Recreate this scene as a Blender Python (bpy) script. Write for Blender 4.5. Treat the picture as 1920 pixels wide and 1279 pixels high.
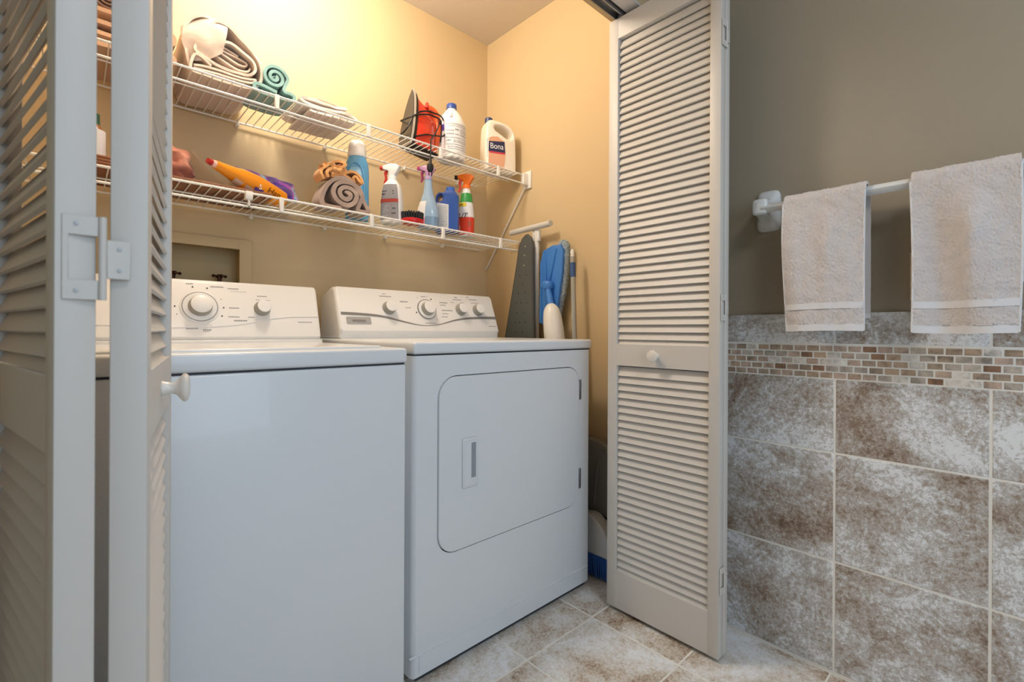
import bpy, bmesh, math, random
from mathutils import Vector, Matrix, noise
random.seed(7)
for o in list(bpy.data.objects): bpy.data.objects.remove(o)
scn = bpy.context.scene
C = scn.collection
PI = math.pi

# ---------------------------------------------------------------- camera
cam_d = bpy.data.cameras.new('camera'); cam = bpy.data.objects.new('camera', cam_d); C.objects.link(cam)
cam.location = (0, 0, 0.948)
cam.rotation_mode = 'XYZ'
_m = Matrix.Rotation(math.radians(-43.0), 4, 'Z') @ Matrix.Rotation(PI/2, 4, 'X') @ Matrix.Rotation(0.005, 4, 'Z')
cam.rotation_euler = _m.to_euler('XYZ')
cam_d.sensor_width = 36; cam_d.lens = 885/1920*36
cam_d.shift_y = -19.5/1920
cam_d.clip_start = 0.02
cam_d.dof.use_dof = True; cam_d.dof.focus_distance = 1.55; cam_d.dof.aperture_fstop = 6.3
scn.camera = cam

# ---------------------------------------------------------------- world and lights
w = bpy.data.worlds.new('world'); scn.world = w; w.use_nodes = True
w.node_tree.nodes['Background'].inputs[0].default_value = (0.60, 0.79, 1.0, 1)
w.node_tree.nodes['Background'].inputs[1].default_value = 0.50

def light(name, kind, loc, power, col, size=0.1, rot=(0, 0, 0), size_y=None):
    d = bpy.data.lights.new(name, kind); d.energy = power; d.color = col
    if kind == 'AREA':
        d.size = size
        if size_y: d.shape = 'RECTANGLE'; d.size_y = size_y
    else: d.shadow_soft_size = size
    o = bpy.data.objects.new(name, d); o.location = loc; o.rotation_euler = rot; C.objects.link(o); return o
light('closet_lamp', 'POINT', (0.50, 1.42, 2.30), 29, (1.0, 0.89, 0.75), 0.12)
light('room_ceiling_lamp', 'AREA', (0.55, -0.55, 2.40), 8, (0.95, 0.95, 1.0), 0.45)
light('window_daylight', 'AREA', (0.35, -1.45, 1.45), 13, (0.64, 0.82, 1.0), 1.5, (PI/2, 0, 0), 1.4)

scn.view_settings.view_transform = 'Standard'; scn.view_settings.look = 'None'
scn.view_settings.gamma = 1; scn.view_settings.use_curve_mapping = False
scn.view_settings.exposure = 0.10

# ---------------------------------------------------------------- materials
def lin(c):
    return tuple((x/255/12.92 if x/255 <= .04045 else ((x/255+.055)/1.055)**2.4) for x in c) + (1,)
MATS = {}
def mat(name, rgb, rough=.5, metal=0, spec=.5, bump=0, scale=200, alpha=None, trans=0, coat=0, var=None, varscale=8, sheen=0, sss=0):
    if name in MATS: return MATS[name]
    m = bpy.data.materials.new(name); m.use_nodes = True; nt = m.node_tree; p = nt.nodes['Principled BSDF']
    p.inputs['Base Color'].default_value = lin(rgb); p.inputs['Roughness'].default_value = rough
    p.inputs['Metallic'].default_value = metal; p.inputs['Specular IOR Level'].default_value = spec
    p.inputs['Transmission Weight'].default_value = trans; p.inputs['Coat Weight'].default_value = coat
    p.inputs['Sheen Weight'].default_value = sheen
    if alpha is not None: p.inputs['Alpha'].default_value = alpha
    tc = nt.nodes.new('ShaderNodeTexCoord')
    if bump:
        n = nt.nodes.new('ShaderNodeTexNoise'); n.inputs['Scale'].default_value = scale; n.inputs['Detail'].default_value = 4
        b = nt.nodes.new('ShaderNodeBump'); b.inputs['Strength'].default_value = bump; b.inputs['Distance'].default_value = .002
        nt.links.new(tc.outputs['Object'], n.inputs['Vector']); nt.links.new(n.outputs['Fac'], b.inputs['Height'])
        nt.links.new(b.outputs[0], p.inputs['Normal'])
    if var:
        n = nt.nodes.new('ShaderNodeTexNoise'); n.inputs['Scale'].default_value = varscale; n.inputs['Detail'].default_value = 5
        r = nt.nodes.new('ShaderNodeValToRGB'); r.color_ramp.elements[0].position = .38; r.color_ramp.elements[1].position = .66
        r.color_ramp.elements[0].color = lin(rgb); r.color_ramp.elements[1].color = lin(var)
        nt.links.new(tc.outputs['Object'], n.inputs['Vector']); nt.links.new(n.outputs['Fac'], r.inputs[0])
        nt.links.new(r.outputs[0], p.inputs['Base Color'])
    MATS[name] = m; return m

def stone(name, stops, scale, fine=.35, rough=.35, rand=True, warp=.6):
    """mottled stone: large patches plus fine speckle, shifted per object"""
    m = bpy.data.materials.new(name); m.use_nodes = True; nt = m.node_tree; L = nt.links.new
    p = nt.nodes['Principled BSDF']; p.inputs['Roughness'].default_value = rough
    tc = nt.nodes.new('ShaderNodeTexCoord'); oi = nt.nodes.new('ShaderNodeObjectInfo')
    sc = nt.nodes.new('ShaderNodeVectorMath'); sc.operation = 'SCALE'; sc.inputs[0].default_value = (13.1, 7.7, 21.3); L(oi.outputs['Random'], sc.inputs['Scale'])
    ad = nt.nodes.new('ShaderNodeVectorMath'); ad.operation = 'ADD'; L(tc.outputs['Object'], ad.inputs[0])
    if rand: L(sc.outputs[0], ad.inputs[1])
    def nz(s, d, rg=.6, ds=0):
        n = nt.nodes.new('ShaderNodeTexNoise'); n.inputs['Scale'].default_value = s; n.inputs['Detail'].default_value = d
        n.inputs['Roughness'].default_value = rg; n.inputs['Distortion'].default_value = ds; L(ad.outputs[0], n.inputs['Vector']); return n
    a = nz(scale, 9, .62, warp); b = nz(scale*30, 4, .8, .6); c = nz(scale*4.5, 8, .78, 1.6)
    mx = nt.nodes.new('ShaderNodeMath'); mx.operation = 'MULTIPLY_ADD'; L(b.outputs['Fac'], mx.inputs[0]); mx.inputs[1].default_value = fine; L(a.outputs['Fac'], mx.inputs[2])
    m2 = nt.nodes.new('ShaderNodeMath'); m2.operation = 'MULTIPLY_ADD'; L(c.outputs['Fac'], m2.inputs[0]); m2.inputs[1].default_value = fine*.8; L(mx.outputs[0], m2.inputs[2])
    sb = nt.nodes.new('ShaderNodeMath'); sb.operation = 'SUBTRACT'; L(m2.outputs[0], sb.inputs[0]); sb.inputs[1].default_value = fine*.9
    r = nt.nodes.new('ShaderNodeValToRGB'); L(sb.outputs[0], r.inputs[0])
    while len(r.color_ramp.elements) < len(stops): r.color_ramp.elements.new(.5)
    for e, (q, c_) in zip(r.color_ramp.elements, stops): e.position = q; e.color = lin(c_)
    L(r.outputs[0], p.inputs['Base Color'])
    bp = nt.nodes.new('ShaderNodeBump'); bp.inputs['Strength'].default_value = .25; bp.inputs['Distance'].default_value = .001
    L(b.outputs['Fac'], bp.inputs['Height']); L(bp.outputs[0], p.inputs['Normal'])
    MATS[name] = m; return m

PAINT = mat('tan_paint', (210, 187, 147), .75, bump=.12, scale=260)
ROOM = mat('taupe_paint', (164, 152, 132), .75, bump=.12, scale=260)
CEIL = mat('ceiling_white', (214, 206, 196), .8, bump=.15, scale=150)
WHITE_DOOR = mat('door_white', (210, 204, 196), .45, bump=.06, scale=120)
ENAMEL = mat('white_enamel', (226, 229, 231), .28, coat=.3)
PLASTIC_W = mat('white_plastic', (232, 230, 226), .32)
SEAM = mat('dark_seam', (52, 55, 60), .6)
GREYTRIM = mat('silver_grey', (140, 137, 132), .4, metal=.3)
KNOBSIDE = mat('knob_grey', (150, 148, 140), .4)
INK = mat('print_grey', (128, 128, 130), .6)
INKD = mat('print_dark', (40, 40, 44), .6)
STEEL = mat('steel', (150, 152, 155), .35, metal=.9)
WIRE = mat('white_vinyl_wire', (236, 233, 226), .35)
GROUT = mat('grout', (238, 234, 226), .9)
CERAMIC = mat('white_ceramic', (225, 228, 228), .15, coat=.5)
TERRY = mat('terry_white', (222, 214, 210), .95, bump=.8, scale=900, sheen=.4)
TERRY_BAND = mat('towel_band', (226, 224, 224), .8, bump=.3, scale=700)
BRONZE = mat('bronze_valve', (72, 42, 34), .45, metal=.6)
BLACK = mat('black_rubber', (22, 22, 24), .5)
WALLTILE = stone('wall_tile_stone', [(.28, (112, 90, 74)), (.40, (160, 142, 126)), (.47, (182, 174, 166)), (.54, (202, 200, 198)), (.61, (236, 238, 240))], 3.6, fine=.6)
FLOORTILE = stone('floor_tile_stone', [(.28, (112, 88, 68)), (.38, (180, 158, 136)), (.46, (208, 198, 184)), (.55, (224, 220, 214)), (.66, (240, 242, 244))], 4.5, fine=.6)
MOS = [stone('mosaic_%s' % n, [(.30, tuple(int(x*.72) for x in c)), (.5, c), (.7, tuple(min(255, int(x*1.15)) for x in c))], 30, rough=.4)
       for n, c in (('brown', (150, 116, 92)), ('tan', (186, 160, 136)), ('rose', (194, 170, 152)), ('grey', (190, 178, 164)), ('pale', (226, 218, 208)), ('taupe', (172, 152, 132)))]

# ---------------------------------------------------------------- mesh helpers
class MB:
    def __init__(s): s.v = []; s.f = []
    def add(s, vs, fs):
        o = len(s.v); s.v += [tuple(v) for v in vs]; s.f += [tuple(i+o for i in f) for f in fs]; return s
    def box(s, x0, x1, y0, y1, z0, z1, bev=0, seg=2):
        if not bev:
            return s.add([(x0,y0,z0),(x1,y0,z0),(x1,y1,z0),(x0,y1,z0),(x0,y0,z1),(x1,y0,z1),(x1,y1,z1),(x0,y1,z1)],
                         [(0,3,2,1),(4,5,6,7),(0,1,5,4),(1,2,6,5),(2,3,7,6),(3,0,4,7)])
        bm = bmesh.new(); bmesh.ops.create_cube(bm, size=1)
        for v in bm.verts: v.co = Vector(((x0+x1)/2+v.co.x*(x1-x0), (y0+y1)/2+v.co.y*(y1-y0), (z0+z1)/2+v.co.z*(z1-z0)))
        bmesh.ops.bevel(bm, geom=list(bm.edges), offset=bev, segments=seg, profile=.5, affect='EDGES')
        return s.bm(bm)
    def bm(s, bm, M=None):
        bm.verts.index_update()
        s.add([(M @ v.co if M else v.co.copy()) for v in bm.verts], [[v.index for v in f.verts] for f in bm.faces]); bm.free(); return s
    def tube(s, pts, r, n=8, caps=True):
        pts = [Vector(p) for p in pts]; rs = r if isinstance(r, (list, tuple)) else [r]*len(pts)
        t0 = (pts[1]-pts[0]).normalized(); up = Vector((0, 0, 1)) if abs(t0.z) < .9 else Vector((1, 0, 0))
        nrm = t0.cross(up).normalized(); vs = []; fs = []
        for i, p in enumerate(pts):
            t = ((pts[i+1]-p) if i == 0 else (p-pts[i-1]) if i == len(pts)-1 else (pts[i+1]-pts[i-1])).normalized()
            nrm = (nrm-t*nrm.dot(t)).normalized(); b = t.cross(nrm)
            vs += [p+(nrm*math.cos(2*PI*k/n)+b*math.sin(2*PI*k/n))*rs[i] for k in range(n)]
        for i in range(len(pts)-1):
            for k in range(n): fs.append((i*n+k, i*n+(k+1) % n, (i+1)*n+(k+1) % n, (i+1)*n+k))
        if caps: fs += [tuple(range(n))[::-1], tuple(range((len(pts)-1)*n, len(pts)*n))]
        return s.add(vs, fs)
    def loft(s, secs, n=32, M=None):
        """secs: (z, rx, ry[, exponent, cx, cy])"""
        vs = []; fs = []
        for q in secs:
            z, rx, ry = q[:3]; e = q[3] if len(q) > 3 else 2; cx = q[4] if len(q) > 4 else 0; cy = q[5] if len(q) > 5 else 0
            for k in range(n):
                a = 2*PI*k/n; c, d = math.cos(a), math.sin(a)
                vs.append(Vector((cx+rx*math.copysign(abs(c)**(2/e), c), cy+ry*math.copysign(abs(d)**(2/e), d), z)))
        for i in range(len(secs)-1):
            for k in range(n): fs.append((i*n+k, i*n+(k+1) % n, (i+1)*n+(k+1) % n, (i+1)*n+k))
        fs += [tuple(range(n))[::-1], tuple(range((len(secs)-1)*n, len(secs)*n))]
        if M: vs = [M @ v for v in vs]
        return s.add(vs, fs)
    def patch(s, secs, a0, a1, off=.0006, n=14):
        """label strip over a lofted body, angles in degrees"""
        vs = []; fs = []
        for q in secs:
            z, rx, ry = q[:3]; e = q[3] if len(q) > 3 else 2; cx = q[4] if len(q) > 4 else 0; cy = q[5] if len(q) > 5 else 0
            for k in range(n+1):
                a = math.radians(a0+(a1-a0)*k/n); c, d = math.cos(a), math.sin(a)
                vs.append(Vector((cx+(rx+off)*math.copysign(abs(c)**(2/e), c), cy+(ry+off)*math.copysign(abs(d)**(2/e), d), z)))
        for i in range(len(secs)-1):
            for k in range(n): fs.append((i*(n+1)+k, i*(n+1)+k+1, (i+1)*(n+1)+k+1, (i+1)*(n+1)+k))
        return s.add(vs, fs)
    def prism(s, outline, axis, a0, a1, bev=0, seg=3):
        """outline: 2D points; axis x: (y,z) extruded over x; y: (x,z); z: (x,y)"""
        bm = bmesh.new()
        def mk(p, a): return (a, p[0], p[1]) if axis == 'x' else (p[0], a, p[1]) if axis == 'y' else (p[0], p[1], a)
        A = [bm.verts.new(mk(p, a0)) for p in outline]; B = [bm.verts.new(mk(p, a1)) for p in outline]
        n = len(outline)
        bm.faces.new(A); bm.faces.new(B[::-1])
        for i in range(n): bm.faces.new((A[i], B[i], B[(i+1) % n], A[(i+1) % n]))
        bmesh.ops.recalc_face_normals(bm, faces=list(bm.faces))
        if bev:
            ed = [e for f in list(bm.faces)[:2] for e in f.edges]
            bmesh.ops.bevel(bm, geom=list(set(ed)), offset=bev, segments=seg, profile=.5, affect='EDGES')
        return s.bm(bm)
    def lathe(s, prof, M=None, n=24):
        vs = []; fs = []
        for r, z in prof: vs += [Vector((r*math.cos(2*PI*k/n), r*math.sin(2*PI*k/n), z)) for k in range(n)]
        for i in range(len(prof)-1):
            for k in range(n): fs.append((i*n+k, i*n+(k+1) % n, (i+1)*n+(k+1) % n, (i+1)*n+k))
        fs += [tuple(range(n))[::-1], tuple(range((len(prof)-1)*n, len(prof)*n))]
        if M: vs = [M @ v for v in vs]
        return s.add(vs, fs)
    def ribbon(s, poly, th, y0, y1, ny=10, wob=0, seed=0, thin=None):
        """closed slab following a 2D (x,z) polyline, extruded over y; gives rolled/folded cloth"""
        P = smooth(poly, 4); n = len(P); L = []; Rr = []
        for i in range(n):
            a = P[max(i-1, 0)]; b = P[min(i+1, n-1)]; d = Vector((b[0]-a[0], b[1]-a[1])).normalized(); nn = Vector((-d.y, d.x))
            L.append((P[i][0]+nn.x*th/2, P[i][1]+nn.y*th/2)); Rr.append((P[i][0]-nn.x*th/2, P[i][1]-nn.y*th/2))
        ring = L+Rr[::-1]; m = len(ring); vs = []; fs = []
        for j in range(ny+1):
            y = y0+(y1-y0)*j/ny
            for (x, z) in ring:
                k = noise.noise_vector(Vector((x*14+seed, y*9, z*14)))*wob
                e = noise.noise(Vector((x*30, z*30, seed)))*wob*1.2 if j == 0 else 0
                vs.append((x+k.x, y+k.y+e, z+k.z))
        for j in range(ny):
            for i in range(m): fs.append((j*m+i, j*m+(i+1) % m, (j+1)*m+(i+1) % m, (j+1)*m+i))
        for i in range(n-1):
            q = (i, i+1, m-2-i, m-1-i); fs.append(q); fs.append(tuple(ny*m+t for t in q[::-1]))
        return s.add(vs, fs)

def smooth(P, k):
    if k <= 1: return P
    out = []
    n = len(P)
    for i in range(n-1):
        p0, p1, p2, p3 = P[max(i-1, 0)], P[i], P[i+1], P[min(i+2, n-1)]
        for j in range(k):
            t = j/k
            out.append(tuple(.5*((2*b)+(-a+c)*t+(2*a-5*b+4*c-d)*t*t+(-a+3*b-3*c+d)*t**3) for a, b, c, d in zip(p0, p1, p2, p3)))
    out.append(P[-1]); return out

def origin_of(o):
    v = Vector((0, 0, 0))
    while o: v += o.location; o = o.parent
    return v
def mesh_of(name, mb, m, angle=38):
    me = bpy.data.meshes.new(name); me.from_pydata(mb.v, [], mb.f)
    me.polygons.foreach_set('use_smooth', [True]*len(me.polygons)); me.set_sharp_from_angle(angle=math.radians(angle))
    me.materials.append(m); me.update(); return me
def obj(name, mb, m, parent=None, world=False, angle=38):
    """world=True: vertices are in world coordinates and are moved into the (unrotated) parent's frame"""
    if world and parent:
        q = origin_of(parent); mb.v = [(x-q.x, y-q.y, z-q.z) for x, y, z in mb.v]
    o = bpy.data.objects.new(name, mesh_of(name, mb, m, angle)); C.objects.link(o); o.parent = parent; return o
def put(name, me, parent, loc=(0, 0, 0), rot=(0, 0, 0)):
    o = bpy.data.objects.new(name, me); C.objects.link(o); o.parent = parent; o.location = loc; o.rotation_euler = rot; return o
def tag(o, label, cat, group=None):
    o['label'] = label; o['category'] = cat
    if group: o['group'] = group
    return o
def thing(name, label, cat, loc, rotz=0, group=None):
    o = bpy.data.objects.new(name, None); C.objects.link(o); o.location = loc; o.rotation_euler = (0, 0, rotz); o.empty_display_size = .05
    return tag(o, label, cat, group)
def structure(name, mb, m, parent=None):
    o = obj(name, mb, m, parent); o['kind'] = 'structure'; return o
def text(name, body, size, m, parent, M, ex=.0003, align='CENTER', shear=0, sx=1):
    c = bpy.data.curves.new(name, 'FONT'); c.body = body; c.size = size; c.extrude = ex; c.align_x = align; c.align_y = 'CENTER'; c.shear = shear
    c.resolution_u = 3
    t = bpy.data.objects.new(name, c); C.objects.link(t)
    me = bpy.data.meshes.new_from_object(t.evaluated_get(bpy.context.evaluated_depsgraph_get()))
    bpy.data.objects.remove(t); me.transform(M @ Matrix.Diagonal((sx, 1, 1, 1))); me.materials.clear(); me.materials.append(m)
    o = bpy.data.objects.new(name, me); C.objects.link(o); o.parent = parent; return o
def frame(o, x, y):
    """matrix whose local X, Y run along x and y, at o"""
    x = Vector(x).normalized(); y = Vector(y).normalized(); z = x.cross(y)
    return Matrix(((x.x, y.x, z.x, o[0]), (x.y, y.y, z.y, o[1]), (x.z, y.z, z.z, o[2]), (0, 0, 0, 1)))
def shape2d(loops, depth, bevel, inset=None):
    """filled outline with holes in local XY, thickness along Z, rounded rim; returns a bmesh"""
    from mathutils.geometry import tessellate_polygon
    inset = inset or bevel; bm = bmesh.new(); K = 5
    steps = [(inset*(1-math.sin(PI/2*k/K)), depth/2-bevel+bevel*math.cos(PI/2*k/K)) for k in range(K+1)]
    steps += [(a, -z) for a, z in steps[::-1]]; caps = [[], []]
    for li, lp in enumerate(loops):
        n = len(lp); area = sum(lp[i][0]*lp[(i+1) % n][1]-lp[(i+1) % n][0]*lp[i][1] for i in range(n))
        sg = (1 if area > 0 else -1)*(1 if li == 0 else -1); rings = []
        for a, z in steps:
            ring_ = []
            for i in range(n):
                p, q = lp[i-1], lp[(i+1) % n]; d = Vector((q[0]-p[0], q[1]-p[1])).normalized()
                ring_.append(bm.verts.new((lp[i][0]-d.y*a*sg, lp[i][1]+d.x*a*sg, z)))
            rings.append(ring_)
        for r0, r1 in zip(rings, rings[1:]):
            for i in range(n): bm.faces.new((r0[i], r0[(i+1) % n], r1[(i+1) % n], r1[i]))
        caps[0].append(rings[0]); caps[1].append(rings[-1])
    for c in caps:
        flat = [v for l in c for v in l]
        for tri in tessellate_polygon([[v.co for v in l] for l in c]):
            try: bm.faces.new([flat[i] for i in tri])
            except ValueError: pass
    bmesh.ops.recalc_face_normals(bm, faces=list(bm.faces)); return bm
def closed(P, k=5):
    q = [P[-1]]+list(P)+[P[0], P[1]]
    return smooth(q, k)[k:-k-1] if False else [p for p in smooth(q, k)[k:-k]][:len(P)*k]
def rrect(x0, x1, y0, y1, r, n=6):
    out = []
    for cx, cy, a in ((x1-r, y1-r, 0), (x0+r, y1-r, 90), (x0+r, y0+r, 180), (x1-r, y0+r, 270)):
        out += [(cx+r*math.cos(math.radians(a+90*i/n)), cy+r*math.sin(math.radians(a+90*i/n))) for i in range(n+1)]
    return out

# ================================================================ SETTING
CX = 1.588          # closet right wall
RX = 1.558          # bathroom right wall
BY = 1.902          # closet back wall
H = 2.44
fl = structure('floor', MB().box(-1.3, 1.75, -1.5, 2.05, -.10, -.0010), GROUT)
# floor tiles
xs = [1.265+.3035*k for k in range(-7, 1)]; ys = [.960+.3035*k for k in range(-6, 3)]
tile_m = {}
def tile_mesh(wx, wy, key, m, z0=-.012, z1=0):
    if key not in tile_m: tile_m[key] = mesh_of('floor_tile', MB().box(0, wx, 0, wy, z0, z1, .0012, 1), m)
    return tile_m[key]
G = .0026
for x in xs:
    for y in ys:
        wx = min(.3035, (CX-.002)-x)-2*G; wy = .3035-2*G
        if y < .85: wx = min(wx, RX-.010-x-2*G)
        if y+.3 > BY: wy = BY-.002-y-2*G
        if wx < .01: continue
        put('floor_tile', tile_mesh(wx, wy, ('f', round(wx, 4), round(wy, 4)), FLOORTILE), fl, (x+G, y+G, random.uniform(-.0002, .0002)))
cl = structure('ceiling', MB().box(-1.3, 1.75, -1.5, 2.05, H, H+.1), CEIL)
# back wall with the opening for the water box
bx0, bx1, bz0, bz1 = .19, .45, 1.03, 1.245
structure('wall_back', MB().box(-.9, bx0, BY, BY+.14, 0, H).box(bx1, 1.75, BY, BY+.14, 0, H).box(bx0, bx1, BY, BY+.14, 0, bz0).box(bx0, bx1, BY, BY+.14, bz1, H), PAINT)
structure('wall_closet_right', MB().box(CX, CX+.15, .975, BY, 0, H), PAINT)
structure('wall_closet_left', MB().box(-.40, -.26, .975, BY, 0, H), PAINT)
structure('wall_front', MB().box(-1.3, -.115, .86, .975, 0, 2.03).box(1.425, CX+.15, .86, .975, 0, 2.03).box(-1.3, CX+.15, .86, .975, 2.03, H), PAINT)
structure('unseen_wall_left', MB().box(-.62, -.52, -1.5, .86, 0, H), ROOM)  # unseen wall, set close in to cut the light from the left
structure('trim_1', MB().box(-.115, 1.425, .855, .905, 2.021, 2.03, .001, 1), WHITE_DOOR)
wr = structure('wall_right', MB().box(RX, RX+.15, -1.5, .86, 0, H), ROOM)
gro = obj('grout', MB().box(1.5502, RX, -1.5, .86, 0, 1.001), GROUT, wr)
for y0 in [.042+.3045*k for k in range(-4, 3)]:
    y1 = min(y0+.3045, .858)
    rows = [(0.004, .311), (.311, .612), (.612, .819), (.914, 1.004)]
    for z0, z1 in rows:
        wy = y1-y0-.0055; wz = z1-z0-.0055
        k = ('w', round(wy, 4), round(wz, 4))
        if k not in tile_m: tile_m[k] = mesh_of('wall_tile', MB().box(0, .008, 0, wy, 0, wz, .0013, 1), WALLTILE)
        put('wall_tile', tile_m[k], wr, (1.549, y0+.00275, z0+.00275))
mm = [mesh_of('mosaic_tile', MB().box(0, .007, 0, .0300, 0, .0160, .0012, 1), m) for m in MOS]
mosn = 0
for r in range(5):
    z = .8195+r*.0187
    off = (r % 2)*.0165+random.uniform(-.002, .002)
    for k in range(26):
        y = .845-off-(k+1)*.0328
        if y+.03 > .857: continue
        put('mosaic_tile', random.choices(mm, (2, 3, 3, 3, 2, 3))[0], wr, (1.5492+random.uniform(0, .0006), y, z))
# switch plate behind the large towel
sp = thing('outlet_plate', 'cream outlet plate on the tan wall mostly behind the larger hanging towel', 'outlet', (RX, .150, 1.03))
obj('plate', MB().box(RX-.006, RX, .115, .188, 1.03, 1.150, .002, 2), mat('plate_cream', (206, 190, 160), .5), sp, True)
for q in (1.045, 1.105): obj('socket', MB().box(RX-.008, RX-.004, .138, .165, q, q+.030, .001, 1), mat('plate_cream', (206, 190, 160), .5), sp, True)

# head track of the bifold doors
trk = structure('trim_2', MB().box(-.11, 1.42, .910, .914, 2.010, 2.0298).box(-.11, 1.42, .938, .942, 2.010, 2.0298).box(-.11, 1.42, .914, .938, 2.026, 2.0298), STEEL)
obj('pivot_bracket', MB().box(1.355, 1.395, .917, .935, 2.014, 2.0255, .002, 1).lathe([(.006, 2.006), (.006, 2.02)], Matrix.Translation((1.362, .926, 0)), 12), STEEL, trk)

# ---------------------------------------------------------------- bifold doors
T = .0286; LW = .383; DB = .012; DT = 2.008
def leaf(parent, origin, rot, knob_y=None):
    mb = MB(); sw = .032
    mb.box(0, T, 0, sw, DB, DT, .0015, 2).box(0, T, LW-sw-.004, LW, DB, DT, .0015, 2)
    for z0, z1 in ((DB, .139), (.832, .905), (1.938, DT)): mb.box(.0008, T-.0008, sw-.002, LW-sw-.002, z0, z1, .001, 1)
    o = obj('leaf', mb, WHITE_DOOR, parent); o.location = origin; o.rotation_euler = (0, 0, rot)
    # one slat: outer (x=0) edge low
    vx, vz, t = .0135, .030, .0048
    d = Vector((vx, 0, vz)).normalized(); nn = Vector((-d.z, 0, d.x))*t/2
    sl = mesh_cache.get('slat')
    if not sl:
        b = Vector((.007, 0, 0)); q = [b-nn, b+Vector((vx, 0, vz))-nn, b+Vector((vx, 0, vz))+nn, b+nn]
        m = MB().prism([(p.x, p.z) for p in q], 'y', .0, LW-2*sw-.004, .0008, 1)
        sl = mesh_cache['slat'] = mesh_of('slat', m, WHITE_DOOR)
    p = .0246
    for z0, z1 in ((.139, .832), (.905, 1.938)):
        n = int(round((z1-z0)/p)); pp = (z1-z0)/n
        for k in range(n): put('slat', sl, o, (0, sw-.0005, z0-.010+k*pp if k else z0-.006))
    if knob_y:
        M = Matrix.Translation((0, knob_y, .870)) @ Matrix.Rotation(-PI/2, 4, 'Y')
        put('knob', mesh_of('knob', MB().lathe([(.009, -.002), (.010, 0), (.0085, .004), (.0075, .010), (.009, .015), (.015, .0195), (.0185, .0225), (.019, .025), (.017, .028), (.010, .030), (.002, .0305)], M, 28), mat('knob_white', (228, 222, 212), .25, coat=.4)), o)
    return o
mesh_cache = {}
def hinge(parent, P, ax, zc, flip=False):
    """P: knuckle axis point on the edge faces; ax: unit vector along the faces"""
    ax = Vector((ax[0], ax[1], 0)); o = Vector((P[0], P[1], zc)); M = frame(o, ax, (0, 0, 1))   # local z = ax x Z: outwards
    mb = MB(); B = MB()
    B.box(-.0275, -.003, .020, .038, -.0012, .0012, .0006, 1).box(-.0275, -.003, -.038, -.020, -.0012, .0012, .0006, 1).box(-.0275, -.023, -.021, .021, -.0012, .0012, .0006, 1)
    B.box(.003, .020, -.018, .018, -.0012, .0012, .0006, 1)
    bm = MB(); bm.v = [tuple(M @ Vector(v)) for v in B.v]; bm.f = B.f
    h = obj('hinge', bm, WHITE_DOOR, parent)
    k = MB(); k.tube([M @ Vector((0, -.038, .001)), M @ Vector((0, .038, .001))], .0030, 12)
    obj('pin', k, WHITE_DOOR, h)
    for x, z in ((-.018, .030), (-.018, -.030), (.012, .010), (.012, -.010)):
        s = MB().lathe([(.0020, 0), (.0020, .0014), (.0010, .0018)], M @ Matrix.Translation((x, z, .0004)), 10)
        obj('screw', s, mat('painted_screw', (185, 188, 190), .4), h)
d1 = bpy.data.objects.new('door_1', None); C.objects.link(d1); d1['kind'] = 'structure'
A0 = Vector((-.0117, .575, 0)); fa = math.radians(11)
leaf(d1, A0, fa)
psi = math.radians(-10); nearB = Vector((.0540, .577, 0)); farB = nearB-LW*Vector((math.sin(psi), -math.cos(psi), 0))
leaf(d1, farB, PI+psi, LW-.19)
for z in (1.805, 1.012, .233): hinge(d1, (.0205, .5755), (1, 0), z)
d2 = bpy.data.objects.new('door_2', None); C.objects.link(d2); d2['kind'] = 'structure'
leaf(d2, Vector((1.348, .579, 0)), 0, .200)
leaf(d2, Vector((1.4077, .579+LW, 0)), PI)
for z in (1.805, 1.017, .233): hinge(d2, (1.3781, .5765), (1, 0), z)

# ================================================================ APPLIANCES
def slanted(P0, P1):
    """console front plane given (y,z) bottom and top; returns fn(x, s, out) and its frame"""
    d = Vector((0, P1[0]-P0[0], P1[1]-P0[1])).normalized(); n = Vector((1, 0, 0)).cross(d)
    def at(x, z, out=0):
        k = (z-P0[1])/d.z; return Vector((x, P0[0]+d.y*k, z))+n*out
    return at, d, n
def on_panel(at, d, x, z, out=0): return frame(at(x, z, out), (1, 0, 0), d)
def dial(parent, at, d, x, z, r, depth, name='knob'):
    M = on_panel(at, d, x, z)
    k = obj(name, MB().lathe([(r*1.06, -.001), (r*1.06, .002), (r, .003), (r*.93, depth*.7), (r*.86, depth), ], M, 32), KNOBSIDE, parent, True)
    mb = MB().lathe([(r*.86, depth), (r*.80, depth+.0015), (.001, depth+.0022)], M, 32)
    obj('knob_face', mb, PLASTIC_W, k, True)
def dashes(parent, at, d, items, m=INK, name='printed_marking'):
    mb = MB()
    for x, z, wd, hh in items:
        n = max(1, int(wd/.0042)); c = wd/n
        for i in range(n):
            a = x+i*c; q = [at(a, z-hh/2, .0004), at(a+c*.72, z-hh/2, .0004), at(a+c*.72, z+hh/2*random.uniform(.5, 1), .0004), at(a, z+hh/2, .0004)]
            mb.add(q, [(0, 1, 2, 3)])
    o = obj(name, mb, m, parent, True); o['kind'] = 'stuff'; return o
def dots(parent, at, d, items, r=.0022):
    mb = MB()
    for x, z in items: mb.lathe([(r, 0), (r, .0005), (.0001, .0006)], on_panel(at, d, x, z, .0002), 10)
    o = obj('indicator_dot', mb, INKD, parent, True); o['kind'] = 'stuff'; return o
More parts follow.
